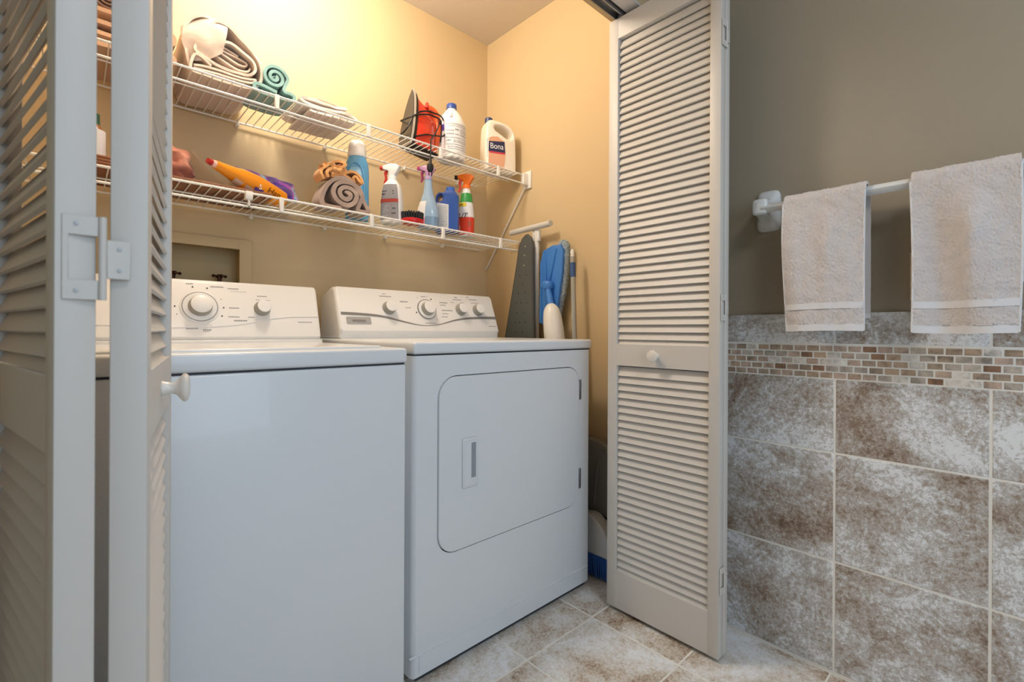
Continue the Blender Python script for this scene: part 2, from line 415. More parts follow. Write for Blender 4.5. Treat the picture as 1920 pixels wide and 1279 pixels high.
def ribbon_on(parent, name, at, pts, wid, th, m):
    P = smooth(pts, 6); vs = []; fs = []
    for x, z, k in P:
        a = at(x, z+wid*k/2, 0); b = at(x, z+wid*k/2, th); c = at(x, z-wid*k/2, th); e = at(x, z-wid*k/2, 0); vs += [a, b, c, e]
    for i in range(len(P)-1):
        for j in range(4): fs.append((i*4+j, i*4+(j+1) % 4, (i+1)*4+(j+1) % 4, (i+1)*4+j))
    fs += [(0, 1, 2, 3), tuple(4*(len(P)-1)+j for j in (3, 2, 1, 0))]
    return obj(name, MB().add(vs, fs), m, parent, True)

# ---- washer
WX0, WX1, WY, WB = -.118, .617, 1.052, 1.80
wm = thing('washing_machine', 'white top-loading washer at left with one large dial and one small knob', 'washing machine', (.25, 1.43, 0))
obj('cabinet', MB().box(WX0, WX1, WY, WB, .02, .862, .006, 3), ENAMEL, wm, True)
obj('lid_seam', MB().box(WX0+.004, WX1-.004, WY+.003, WB-.004, .8615, .8665), SEAM, wm, True)
top = obj('top_deck', MB().box(WX0-.002, WX1+.001, WY-.006, WB, .866, .903, .008, 4), ENAMEL, wm, True)
obj('lid', MB().box(WX0+.05, WX1-.05, WY+.035, 1.53, .898, .9085, .004, 3), ENAMEL, wm, True)
obj('toe_line', MB().box(WX0+.03, WX1-.03, WY-.001, WY+.01, .045, .075, .002, 1), ENAMEL, wm, True)
for fx in (WX0+.03, WX1-.07):
    for fy in (WY+.03, WB-.07): obj('foot', MB().box(fx, fx+.04, fy, fy+.04, 0, .0215, .004, 1), BLACK, wm, True)
prof = [(1.594, .902), (1.594, .921), (1.590, .926), (1.596, .945), (1.638, 1.082), (1.648, 1.092), (1.675, 1.092), (1.765, 1.065), (1.772, .902)]
con = obj('console', MB().prism(prof, 'x', WX0+.005, .612, .010, 3), PLASTIC_W, wm, True)
at, d, n_ = slanted(prof[3], prof[4])
ring = obj('dial_ring', MB().lathe([(.0495, -.001), (.0495, .0015), (.046, .004), (.0445, .004)], on_panel(at, d, .271, 1.012), 48), PLASTIC_W, con, True)
obj('dial_groove', MB().lathe([(.0450, -.0005), (.0450, .0046), (.0425, .0046)], on_panel(at, d, .271, 1.012), 48), GREYTRIM, con, True)
obj('dial_skirt', MB().lathe([(.0425, 0), (.0425, .005), (.034, .0075), (.001, .008)], on_panel(at, d, .271, 1.012), 48), PLASTIC_W, con, True)
dial(con, at, d, .271, 1.012, .031, .030)
dial(con, at, d, .436, 1.013, .0225, .026)
def around(cx, cz, r, degs): return [(cx+r*math.cos(math.radians(q)), cz+r*math.sin(math.radians(q))) for q in degs]
dots(con, at, d, around(.271, 1.012, .060, (105, 70, 0, -25, 180, -65)))
dots(con, at, d, around(.271, 1.012, .060, (-100, 202, 25)), .0013)
dashes(con, at, d, [(.300, 1.074, .035, .003), (.345, 1.071, .03, .003), (.352, 1.063, .045, .001), (.345, 1.012, .028, .003), (.342, .985, .030, .003), (.356, .974, .036, .004),
                    (.235, .949, .030, .003), (.276, .946, .022, .003), (.276, .942, .018, .002), (.240, 1.079, .018, .003), (.395, .985, .018, .003),
                    (.160, 1.045, .03, .003), (.155, 1.012, .03, .003), (.155, .985, .034, .003), (.165, .965, .03, .003),
                    (.424, 1.052, .030, .0025), (.420, 1.040, .012, .0015), (.450, 1.040, .012, .0015)])
dashes(con, at, d, [(.540, .972, .045, .0028)])
ribbon_on(con, 'raised_swoosh', at, [(-.10, .975, 1), (.0, .962, 1), (.15, .955, 1), (.25, .954, 1), (.36, .962, 1), (.46, .982, 1), (.53, .990, 1), (.606, .992, 1)], .0035, .0016, PLASTIC_W)
obj('console_base_strip', MB().box(WX0+.006, .614, 1.588, 1.60, .9035, .916, .002, 1), PLASTIC_W, con, True)

# ---- dryer
DX0, DX1, DY, DBk = .660, 1.418, 1.090, 1.80
dr = thing('clothes_dryer', 'white front-loading clothes dryer at right of the washer with rounded door', 'dryer', (1.04, 1.45, 0))
# front panel with a rounded opening, then side/back shell
dx0, dx1, dz0, dz1, rr = .7375, 1.3520, .318, .820, .062
hole = rrect(dx0, dx1, dz0, dz1, rr, 8)
def out_pt(p, e=0):
    cx, cz = (dx0+dx1)/2, (dz0+dz1)/2; vx, vz = p[0]-cx, p[1]-cz; X0, X1, Z0, Z1 = DX0+.012, DX1-.012, .035, .879
    t = min(((X1 if vx > 0 else X0)-cx)/vx if abs(vx) > 1e-6 else 9, ((Z1 if vz > 0 else Z0)-cz)/vz if abs(vz) > 1e-6 else 9)
    return (cx+vx*t, cz+vz*t)
# insert exact corners into the outer loop by densifying the sides
def dens(L, m=6):
    o = []
    for i in range(len(L)):
        a, b = L[i], L[(i+1) % len(L)]; dd = math.dist(a, b); k = max(1, int(dd/.02))
        o += [(a[0]+(b[0]-a[0])*j/k, a[1]+(b[1]-a[1])*j/k) for j in range(k)]
    return o
hole = dens(hole); n = len(hole); outp = [list(out_pt(p)) for p in hole]
for cxx, czz in ((DX0+.012, .035), (DX1-.012, .035), (DX0+.012, .879), (DX1-.012, .879)):
    i = min(range(n), key=lambda k: math.dist(outp[k], (cxx, czz))); outp[i] = [cxx, czz]
vs = [(p[0], DY, p[1]) for p in outp]+[(p[0], DY, p[1]) for p in hole]+[(p[0], DY+.014, p[1]) for p in hole]
fs = []
for i in range(n):
    j = (i+1) % n; fs += [(i, n+i, n+j, j), (n+i, 2*n+i, 2*n+j, n+j)]
cab = MB().add(vs, fs)
cab.prism([(DX0+.012, DY), (DX0+.005, DY+.003), (DX0, DY+.012), (DX0, DBk), (DX1, DBk), (DX1, DY+.012), (DX1-.005, DY+.003), (DX1-.012, DY), (DX1-.012, DY+.014), (DX0+.012, DY+.014)], 'z', .020, .879)
cab.box(DX0+.012, DX1-.012, DY+.0001, DY+.01, .020, .0352)
obj('cabinet', cab, ENAMEL, dr, True)
ins = lambda L, e: [(p[0]+e*(1 if p[0] < (dx0+dx1)/2 else -1), p[1]+e*(1 if p[1] < (dz0+dz1)/2 else -1)) for p in L]
D = MB()
lo = [rrect(dx0+e, dx1-e, dz0+e, dz1-e, rr-e, 10) for e in (.0028, .0028, .0045, .009)]; m4 = len(lo[0]); yy = (DY+.012, DY-.001, DY-.0035, DY-.004)
vs = [(p[0], y, p[1]) for L_, y in zip(lo, yy) for p in L_]; fs = []
for q in range(3):
    for i in range(m4): j = (i+1) % m4; fs.append((q*m4+i, q*m4+j, (q+1)*m4+j, (q+1)*m4+i))
fs.append(tuple(range(3*m4, 4*m4)))
dd_ = obj('dryer_door', D.add(vs, fs), ENAMEL, dr, True)
obj('door_gap_shade', MB().add([(p[0], DY+.0125, p[1]) for p in rrect(dx0-.001, dx1+.001, dz0-.001, dz1+.001, rr, 10)], [tuple(range(44))]), SEAM, dd_, True)  # no gasket: dark sheet paints the shade in the gap round the door
hn = MB().box(.8195, .876, DY-.0085, DY-.003, .493, .637, .0035, 3)
hd = obj('handle', hn, ENAMEL, dd_, True)
obj('handle_recess', MB().box(.850, .867, DY-.0088, DY-.008, .520, .622, .0003, 1), mat('recess_shade', (150, 156, 162), .5), hd, True)  # flat grey plate, the recess's shade put in as colour
obj('handle_rim', MB().tube([(.826, DY-.0085, .630), (.870, DY-.0085, .630)], .0018, 6).tube([(.826, DY-.0085, .630), (.826, DY-.0085, .500), (.870, DY-.0085, .500)], .0015, 6), ENAMEL, hd, True)
for z in (.735, .412):
    hb = obj('door_hinge', MB().box(1.349, 1.3585, DY-.006, DY+.004, z-.036, z+.036, .001, 1), STEEL, dd_, True)
    obj('hinge_slot', MB().box(1.3528, 1.3545, DY-.0063, DY-.0057, z-.030, z-.006).box(1.3528, 1.3545, DY-.0063, DY-.0057, z+.006, z+.030), SEAM, hb, True)
obj('seam', MB().box(DX0+.004, DX1-.004, DY+.003, DBk-.004, .8785, .8835), SEAM, dr, True)
obj('top_panel', MB().box(DX0-.002, DX1+.002, DY-.006, DBk, .883, .917, .009, 4), ENAMEL, dr, True)
# skirt emboss
ribbon = MB(); P = [(DX0+.024, .030), (DX0+.024, .066), (DX0+.030, .076), (DX0+.044, .080), (DX1-.012, .076)]
ribbon.tube([(x, DY-.0002, z) for x, z in smooth(P, 4)], .0022, 6); obj('skirt_crease', ribbon, ENAMEL, dr, True)
for fx in (DX0+.03, DX1-.07):
    for fy in (DY+.03, DBk-.07): obj('foot', MB().box(fx, fx+.04, fy, fy+.04, 0, .0215, .004, 1), BLACK, dr, True)
obj('toe_kick', MB().box(DX0+.02, DX1-.02, DY+.012, DY+.02, .004, .03), SEAM, dr, True)
prof = [(1.592, .915), (1.592, .932), (1.585, .945), (1.588, .955), (1.640, 1.092), (1.650, 1.102), (1.680, 1.102), (1.768, 1.072), (1.775, .915)]
con = obj('console', MB().prism(prof, 'x', .674, 1.404, .014, 4), PLASTIC_W, dr, True)
at, d, n_ = slanted(prof[3], prof[4])
for x, z, r in ((.872, 1.030, .0245), (1.209, 1.035, .0245), (1.301, 1.035, .0245)): dial(con, at, d, x, z, r, .024)
obj('dial_groove', MB().lathe([(.0425, -.0005), (.0425, .0040), (.0395, .0040)], on_panel(at, d, 1.040, 1.031), 48), GREYTRIM, con, True)
obj('dial_skirt', MB().lathe([(.0395, 0), (.0395, .0045), (.034, .006), (.001, .0065)], on_panel(at, d, 1.040, 1.031), 48), PLASTIC_W, con, True)
dial(con, at, d, 1.040, 1.031, .029, .027)
dots(con, at, d, around(1.040, 1.031, .052, (55, 195)), .003); dots(con, at, d, around(1.040, 1.031, .056, (-48, 75, 125)), .0014)
dashes(con, at, d, [(.842, 1.075, .05, .003), (.855, 1.084, .014, .003), (.925, 1.058, .035, .004), (.945, 1.035, .025, .003), (1.108, 1.062, .04, .004), (1.108, 1.052, .03, .003), (1.112, 1.030, .055, .004),
                    (1.112, 1.016, .03, .003), (1.105, 1.003, .03, .003), (1.025, 1.083, .02, .003), (1.020, .976, .055, .003), (1.180, 1.078, .045, .003), (1.190, 1.088, .016, .004), (1.165, 1.066, .02, .002), (1.215, 1.066, .02, .002),
                    (1.265, 1.082, .045, .003), (1.255, 1.092, .014, .003), (1.275, 1.068, .04, .002), (1.345, .966, .045, .003)])
ribbon_on(con, 'trim_swoosh', at, [(.684, 1.006, 1.25), (.76, 1.004, 1.2), (.84, .998, 1.0), (.92, .981, .7), (.99, .968, .35), (1.04, .967, .25), (1.09, .972, .35), (1.17, .990, .7), (1.24, .999, 1.0), (1.32, 1.003, 1.3), (1.398, 1.004, 1.45)], .0075, .0012, GREYTRIM)
bd = obj('name_badge', MB().prism([(x, z) for x, z in rrect(0, .092, 0, .028, .005)], 'y', 0, .002), mat('badge_grey', (178, 178, 176), .35, metal=.3), None)
bd.data.transform(on_panel(at, d, .700, .968, .0012) @ Matrix(((1, 0, 0, 0), (0, 0, 1, 0), (0, -1, 0, 0), (0, 0, 0, 1)))); bd.parent = con; bd.data.transform(Matrix.Translation(-origin_of(con)))
dashes(con, lambda x, z, o=0: at(x, z, o+.0034), d, [(.722, .981, .05, .006)], GREYTRIM)

# ================================================================ WATER BOX
wb = thing('washer_outlet_box', 'recessed washing machine outlet box in the back wall behind the washer', 'outlet box', (.32, BY, 1.03))
fr = MB(); fo = (.150, .475, .99, 1.268); 
fr.box(fo[0], bx0, BY-.010, BY+.002, fo[2], fo[3], .002, 2).box(bx1-.014, fo[1], BY-.010, BY+.002, fo[2], fo[3], .002, 2).box(bx0-.002, bx1-.012, BY-.0098, BY+.002, 1.232, fo[3]-.0002, .002, 2).box(bx0-.002, bx1-.012, BY-.0098, BY+.002, fo[2], 1.04, .002, 2)
obj('flange', fr, PAINT, wb, True)
BX = MB(); a0, a1, b0, b1, c0, c1 = bx0+.001, bx1-.001, bz0+.001, bz1-.001, BY, BY+.085
BX.box(a0, a1, c1, c1+.003, b0, b1).box(a0, a0+.003, c0, c1, b0, b1).box(a1-.003, a1, c0, c1, b0, b1).box(a0, a1, c0, c1, b0, b0+.003).box(a0, a1, c0, c1, b1-.003, b1)
obj('box_shell', BX, mat('box_cream', (196, 176, 132), .6), wb, True)
for x in (.248, .384):
    y = BY+.040
    v = obj('valve', MB().lathe([(.010, 1.034), (.010, 1.075), (.014, 1.078), (.014, 1.095), (.008, 1.098), (.006, 1.135)], Matrix.Translation((x, y, 0)), 16), BRONZE, wb, True)
    h = MB().lathe([(.008, 1.128), (.009, 1.137), (.006, 1.142), (.001, 1.144)], Matrix.Translation((x, y, 0)), 12)
    for k in range(4):
        a = PI/2*k+.2; u = Vector((math.cos(a), math.sin(a), 0)); p = Vector((x, y, 1.137))
        h.tube([p, p+u*.014, p+u*.020, p+u*.024], [.0035, .003, .006, .004], 8)
    obj('valve_handle', h, BRONZE, v, True)
obj('drain_stub', MB().lathe([(.020, 1.034), (.020, 1.112), (.017, 1.116), (.001, 1.116)], Matrix.Translation((.318, BY+.045, 0)), 20), mat('stub_dark', (80, 72, 66), .6), wb, True)

# ================================================================ WIRE SHELVES
def wire_shelf(zd, x0, x1, label, lipc, clips, hooks, extra=False, bracket=True, loc_y=1.595):
    s = thing('wire_shelf', label, 'shelf', ((x0+x1)/2, BY, zd), 0, 'wire shelves on the closet back wall')
    yf, yb = 1.595, 1.887
    for nm, y, z, r in (('front_rail', yf, zd+.001, .0036), ('lower_front_rail', yf-.001, zd-.040, .0036), ('back_rail', yb, zd-.002, .0036), ('middle_rail', 1.70, zd-.005, .0026)):
        e = .004 if nm in ('back_rail',) else 0
        obj(nm, MB().tube([(x0, y, z), (x1-(.045 if nm == 'back_rail' else 0), y, z)], r, 8), WIRE, s, True)
    k = 'wire'
    if k not in mesh_cache:
        mesh_cache[k] = mesh_of('wire', MB().tube([(0, yb, 0), (0, yf-.003, .0005)], .0018, 6), WIRE)
    q = origin_of(s); x = x0+.012; n = 0
    while x < x1-.01: put('wire', mesh_cache[k], s, (x-q.x, -q.y, 0+.003)); x += .0256
    for x in lipc: obj('rail_clip', MB().box(x-.0065, x+.0065, yf-.008, yf+.003, zd-.042, zd+.004, .0015, 1), WIRE, s, True)
    for x in hooks:
        obj('wall_clip', MB().box(x-.006, x+.006, yb-.008, BY, zd-.016, zd-.004, .002, 1).tube([(x, yb+.01, zd-.010), (x, yb-.008, zd-.012), (x, yb-.010, zd+.002), (x, yb, zd+.006)], .0022, 6), WIRE, s, True)
    if bracket:
        b = obj('end_bracket', MB().box(CX-.010, CX, yf-.026, yf+.022, zd-.060, zd+.022, .002, 2).box(CX-.040, CX-.008, yf-.010, yf+.010, zd-.046, zd+.008, .003, 2), WIRE, s, True)
        obj('screw', MB().lathe([(.003, 0), (.003, .002)], frame((CX-.0098, yf-.018, zd+.012), (0, 1, 0), (0, 0, 1)), 8).lathe([(.003, 0), (.003, .002)], frame((CX-.0098, yf-.018, zd-.050), (0, 1, 0), (0, 0, 1)), 8), SEAM, b, True)
    return s
us = wire_shelf(1.682, -.20, 1.556, 'upper white wire shelf holding folded towels, the iron and two jugs', (.165, .469, .776, 1.087, 1.396), None, (.10, .425, .735, 1.09, 1.39))
obj('brace', MB().tube([(1.578, 1.600, 1.640), (1.582, 1.898, 1.265)], .0040, 8), WIRE, us, True)
ls = wire_shelf(1.361, -.20, 1.582, 'lower white wire shelf holding cleaning bottles above the machines', (.18, .484, .79, 1.10, 1.412), None, (.15, .47, .735, 1.00, 1.30), bracket=False)
cl_ = obj('hook_clip', MB().box(.381, .401, 1.584, 1.606, 1.341, 1.366, .002, 2).tube([(.391, 1.590, 1.345), (.391, 1.590, 1.322)], .0035, 8), WIRE, ls, True)
obj('bolt', MB().tube([(.391, 1.590, 1.328), (.391, 1.590, 1.316)], .0022, 8), STEEL, cl_, True)

# ================================================================ UPPER SHELF ITEMS
UZ, LZ = 1.6886, 1.3676
def cloth(name, rgb, **k): return mat(name, rgb, .95, bump=.6, scale=500, sheen=.3, **k)
# beige blanket
BL = cloth('blanket_beige', (220, 202, 188))
b = thing('folded_blanket', 'large beige folded blanket with thick looped layers on the upper shelf', 'blanket', (.33, 1.75, UZ))
z = UZ
outer = [(.300, z+.040), (.262, z+.060), (.248, z+.030), (.252, z+.010), (.280, z+.005), (.34, z+.006), (.40, z+.008), (.425, z+.025), (.436, z+.060), (.430, z+.100), (.405, z+.130), (.370, z+.155), (.345, z+.175), (.315, z+.178), (.300, z+.160), (.292, z+.130), (.278, z+.105), (.262, z+.088), (.262, z+.068), (.300, z+.052), (.350, z+.044), (.395, z+.048), (.418, z+.070), (.412, z+.096), (.385, z+.112), (.350, z+.128), (.325, z+.120)]
obj('outer_fold', MB().ribbon(outer, .0075, 1.632, 1.875, 10, .004, 1), BL, b, True)
inner = [(.405, z+.078), (.395, z+.064), (.36, z+.062), (.318, z+.080), (.300, z+.095), (.318, z+.098), (.36, z+.080), (.388, z+.078), (.395, z+.088), (.375, z+.094), (.335, z+.102), (.312, z+.114), (.335, z+.112), (.372, z+.100)]
obj('inner_fold', MB().ribbon(inner, .005, 1.645, 1.87, 8, .003, 5), BL, b, True)
base = [(.255, z+.016), (.29, z+.020), (.35, z+.020), (.405, z+.026), (.418, z+.040), (.40, z+.036), (.35, z+.031), (.29, z+.033), (.256, z+.026)]
obj('lower_fold', MB().ribbon(base, .006, 1.630, 1.87, 8, .003, 9), BL, b, True)
bm = bmesh.new(); bmesh.ops.create_grid(bm, x_segments=22, y_segments=14, size=1)
for v in bm.verts:
    u, q = (v.co.x+1)/2, (v.co.y+1)/2
    lo_ = Vector((.248+u*.080, 0, z+.050+.045*u**2)); hi = Vector((.228+u*.116, 0, z+.142+.058*math.sin(min(1, u*1.15)*PI*.5)-.012*u))
    p = lo_.lerp(hi, q); v.co = Vector((p.x-.010*math.sin(q*PI)*(1-u), 1.632-.014*math.sin(q*PI)+.035*(1-u)**2*.6+.010*q+noise.noise(Vector((u*3, q*3, 4)))*.006, p.z))
bmesh.ops.solidify(bm, geom=list(bm.faces), thickness=.0065)
obj('front_flap', MB().bm(bm), BL, b, True, angle=70)
flap = [(.248, z+.02), (.240, z+.06), (.234, z+.10), (.236, z+.135), (.250, z+.165), (.275, z+.182), (.305, z+.184), (.335, z+.178)]
obj('side_flap', MB().ribbon(flap, .007, 1.645, 1.88, 8, .004, 3), BL, b, True)
# brown towel at far left
b = thing('folded_towel', 'light brown folded towel on the upper shelf left of the beige blanket', 'towel', (.10, 1.74, UZ))
BR = cloth('towel_brown', (198, 160, 130))
P = [(.02, z+.006), (.10, z+.006), (.190, z+.008), (.210, z+.022), (.190, z+.036), (.10, z+.034), (.035, z+.038), (.022, z+.052), (.05, z+.064), (.12, z+.062), (.195, z+.062), (.212, z+.080), (.196, z+.096), (.12, z+.096), (.045, z+.096)]
obj('folds', MB().ribbon(P, .011, 1.64, 1.87, 8, .003, 2), BR, b, True)
sp_ = [( .066+.001*k*math.cos(k*.55), z+.140+.0009*k*math.sin(k*.55)) for k in range(3, 38)]
rt = thing('rolled_towel', 'dark brown rolled towel lying on the light brown folded towel at the left end', 'towel', (.066, 1.74, z+.107))
obj('roll', MB().ribbon(sp_, .005, 1.65, 1.86, 8, .002, 4), cloth('towel_darkbrown', (112, 84, 70)), rt, True)
# teal roll
TE = cloth('towel_teal', (142, 184, 180))
b = thing('rolled_cloth', 'teal rolled cloth on the upper shelf right of the beige blanket', 'cloth', (.475, 1.74, UZ))
cx_, cz_ = .474, z+.067
S = [(cx_+(.004+.00105*k)*math.cos(-k*.42+1), cz_+(.004+.00105*k)*math.sin(-k*.42+1)) for k in range(0, 33)]
tail = [(.500, z+.033), (.520, z+.030), (.532, z+.024), (.528, z+.010), (.500, z+.006), (.44, z+.006), (.418, z+.012), (.414, z+.026), (.430, z+.030), (.480, z+.020)]
obj('roll', MB().ribbon(S+tail, .0092, 1.625, 1.765, 10, .002, 7), TE, b, True)
obj('inner_crumple', MB().ribbon([(cx_-.010, cz_-.006), (cx_-.002, cz_+.006), (cx_+.006, cz_-.004), (cx_+.010, cz_+.008)], .003, 1.630, 1.76, 4, .001, 1), cloth('teal_pale', (170, 205, 206)), b, True)

def crumple(name, cxy, z0, hx, hy, hz, m, parent=None, seed=0, amp=.35, fr=9, lvl=4, rot=0):
    bm = bmesh.new(); bmesh.ops.create_icosphere(bm, subdivisions=lvl, radius=1)
    for v in bm.verts:
        p = v.co.copy(); s = math.copysign(abs(p.z)**.8, p.z)
        k = 1-abs(noise.noise(p*1.6+Vector((seed, 3, 1))))*1.6*amp+noise.noise(p*3.4+Vector((seed, 0, 0)))*amp*.6-abs(noise.noise(p*6+Vector((seed*2, 1, 0))))*amp*.35
        q = Vector((p.x*hx*k, p.y*hy*k, s*hz*k)); c, s2 = math.cos(rot), math.sin(rot)
        v.co = Vector((cxy[0]+q.x*c-q.y*s2, cxy[1]+q.x*s2+q.y*c, max(z0, z0+hz*.88+q.z)))
    return obj(name, MB().bm(bm), m, parent, parent is not None, 80)
b = thing('folded_cloth', 'white and peach cloth folded flat on the upper shelf right of the teal roll', 'cloth', (.64, 1.73, UZ))
P = [(.585, z+.006), (.63, z+.006), (.70, z+.007), (.742, z+.010), (.752, z+.020), (.735, z+.029), (.68, z+.027), (.62, z+.027), (.575, z+.031), (.560, z+.038), (.585, z+.046), (.64, z+.044), (.69, z+.043), (.715, z+.044)]
obj('folds', MB().ribbon(P, .0085, 1.640, 1.845, 8, .006, 11), cloth('cloth_cream', (232, 220, 210)), b, True)
P2 = [(.60, z+.056), (.64, z+.062), (.69, z+.060), (.70, z+.054), (.66, z+.052)]
obj('top_fold', MB().ribbon(P2, .006, 1.66, 1.84, 8, .006, 12), cloth('cloth_peach', (236, 196, 168)), b, True)

# iron, standing on its heel
ir = thing('clothes_iron', 'red clothes iron standing on its heel with black cord wrapped round it', 'iron', (1.035, 1.700, UZ), math.radians(-2))
RED = mat('iron_red', (214, 52, 34), .28, coat=.4); DK = mat('iron_dark', (78, 74, 70), .35, metal=.4)
def sole(s=1.0, h=1.0, z0=0):
    out = []
    for k in range(13): 
        t = k/12; wd = .054*s*(1-t**2.4)**.8*(1 if t > .12 else .86+.14*t/.12); out.append((wd, z0+.250*h*t))
    return out
def iron_layer(x, s, h, z0, n=12):
    L = sole(s, h, z0); return [Vector((x+.10*(0)-.0, y, zz)) for y, zz in L]+[Vector((x, -y, zz)) for y, zz in L[::-1][1:]]
def iron_stack(layers):
    vs = []; fs = []
    R_ = [iron_layer(*l) for l in layers]; m = len(R_[0])
    for r_ in R_: vs += r_
    for i in range(len(R_)-1):
        for k in range(m): fs.append((i*m+k, i*m+(k+1) % m, (i+1)*m+(k+1) % m, (i+1)*m+k))
    fs += [tuple(range(m)), tuple(range((len(R_)-1)*m, len(R_)*m))[::-1]]
    return MB().add(vs, fs)
lean = Matrix.Rotation(math.radians(9), 4, 'Y')
def ob_l(name, mb, m, par, M=lean):
    o = obj(name, mb, m, par); o.data.transform(M); return o
ob_l('soleplate', iron_stack([(-.052, 1.0, 1.0, 0), (-.044, 1.0, 1.0, 0)]), mat('sole_rim', (205, 198, 190), .35, metal=.5), ir)
ob_l('sole_skirt', iron_stack([(-.056, .94, .955, .004), (-.053, .94, .955, .004)]), DK, ir)
ob_l('heat_shield', iron_stack([(-.044, .98, .98, 0), (-.030, .90, .93, .0)]), BLACK, ir)
ob_l('body', iron_stack([(-.030, .86, .90, .0), (-.018, .90, .86, 0), (.004, .90, .82, 0), (.030, .84, .76, 0), (.050, .72, .70, .002), (.064, .54, .64, .005), (.070, .36, .56, .01)]), RED, ir)
hnd = ob_l('handle', MB().tube(smooth([(.030, 0, .200), (.060, 0, .194), (.080, 0, .170), (.088, 0, .12), (.086, 0, .06), (.076, 0, .012)], 4), [.016]*6+[.015]*15, 12), mat('iron_orange', (226, 96, 48), .3), ir)
ob_l('handle_grip', MB().tube(smooth([(.070, 0, .188), (.092, 0, .160), (.100, 0, .118), (.098, 0, .085)], 4), .012, 10), BLACK, ir)
ob_l('heel_rest', MB().box(-.045, .082, -.045, .045, -.001, .008, .003, 2), BLACK, ir)
ob_l('spray_nozzle', MB().loft([(0, .010, .012), (.02, .008, .009), (.026, .004, .005)], 12, Matrix.Translation((.020, 0, .196))), RED, ir)
cord = [(.080, 0, .15), (.060, -.030, .158), (.020, -.044, .150), (-.040, -.048, .118), (-.062, -.03, .10), (-.062, .03, .11), (-.02, .055, .14), (.05, .030, .170), (.085, -.006, .175), (.062, -.028, .178), (.020, -.036, .168), (-.035, -.040, .130), (-.060, -.034, .06), (-.062, 0, .045), (-.05, .045, .06), (.03, .05, .12), (.088, .012, .150), (.100, -.012, .135), (.085, -.028, .100), (.030, -.046, .070), (-.030, -.0520, .030)]
ob_l('cord', MB().tube([(x*1.04+(.012 if x > .02 else -.004), y*1.05, q) for x, y, q in smooth(cord, 5)], .0034, 6), BLACK, ir)
hang = [(.100, -.014, .150), (.085, -.045, .120), (.055, -.070, .07), (.022, -.095, .03), (.005, -.112, .012), (-.001, -.1225, .000), (-.003, -.1255, -.030), (-.004, -.124, -.060)]
ob_l('hanging_cord', MB().tube(smooth(hang, 5), .0028, 6), BLACK, ir, Matrix())
ob_l('plug', MB().loft([(-.118, .009, .007, 3), (-.108, .013, .010, 3), (-.092, .013, .010, 3), (-.086, .007, .007), (-.070, .0055, .0055), (-.056, .0035, .0035)], 16, Matrix.Translation((-.004, -.124, 0))).box(-.011, -.009, -.126, -.122, -.134, -.117).box(.001, .003, -.126, -.122, -.134, -.117), BLACK, ir, Matrix())

# lettering blocks on labels
def fine_print(parent, secs_at, rows, m, name='printed_text'):
    mb = MB()
    for (u0, u1, v, h) in rows:
        u = u0
        while u < u1:
            wd = random.uniform(.35, 1)*(.055*(1))
            e = min(u+wd, u1); p = [secs_at(u, v), secs_at(e, v), secs_at(e, v+h), secs_at(u, v+h)]; mb.add(p, [(0, 1, 2, 3)]); u = e+.02
    o = obj(name, mb, m, parent); o['kind'] = 'stuff'; return o
def polar(rx, ry, e, a0, a1, z0, z1, off=.0014, cx=0, cy=0, taper=0):
    def f(u, v):
        a = math.radians(a0+(a1-a0)*u); c, d_ = math.cos(a), math.sin(a); k = 1-taper*v
        return (cx+(rx*k+off)*math.copysign(abs(c)**(2/e), c), cy+(ry*k+off)*math.copysign(abs(d_)**(2/e), d_), z0+(z1-z0)*v)
    return f

# bleach bottle
BW = mat('bottle_white', (236, 236, 236), .3, coat=.2)
bj = thing('bleach_bottle', 'round white jug with blue cap and printed wrap label beside the iron', 'bottle', (1.216, 1.700, UZ))
secs = [(0, .057, .057), (.004, .061, .061), (.150, .062, .062), (.158, .060, .060), (.190, .047, .047), (.216, .028, .028), (.222, .020, .020), (.236, .019, .019)]
obj('bottle_body', MB().loft(secs, 40), BW, bj)
obj('cap', MB().loft([(.228, .0225, .0225), (.246, .0220, .0220), (.249, .020, .020)], 32), mat('cap_blue', (44, 78, 158), .35), bj)
lb = obj('label', MB().patch([(.020, .062, .062), (.148, .062, .062)], 180, 330, .0006, 24), mat('label_white', (226, 226, 228), .5), bj)
fine_print(lb, polar(.062, .062, 2, 210, 320, .022, .148), [(.02, .98, .93, .02), (.1, .95, .87, .015), (.05, .3, .70, .03), (.35, .5, .74, .04), (.55, .95, .78, .02), (.55, .95, .72, .02), (.55, .95, .66, .02), (.05, .3, .58, .04), (.35, .5, .58, .03), (.55, .9, .58, .03), (.02, .98, .47, .02), (.05, .2, .36, .04), (.3, .9, .38, .02), (.3, .9, .33, .02), (.05, .9, .24, .02), (.1, .8, .16, .02), (.1, .9, .09, .02)], INK)
obj('purple_band', MB().patch([(.112, .0622, .0622), (.140, .0622, .0622)], 193, 206, .0012, 4), mat('purple', (112, 92, 190), .5), lb)
gr = MB().tube(smooth([(-.030, -.034, .196), (-.032, -.040, .185), (-.036, -.044, .172)], 3), .0055, 8); obj('grip_dent', gr, BW, bj)

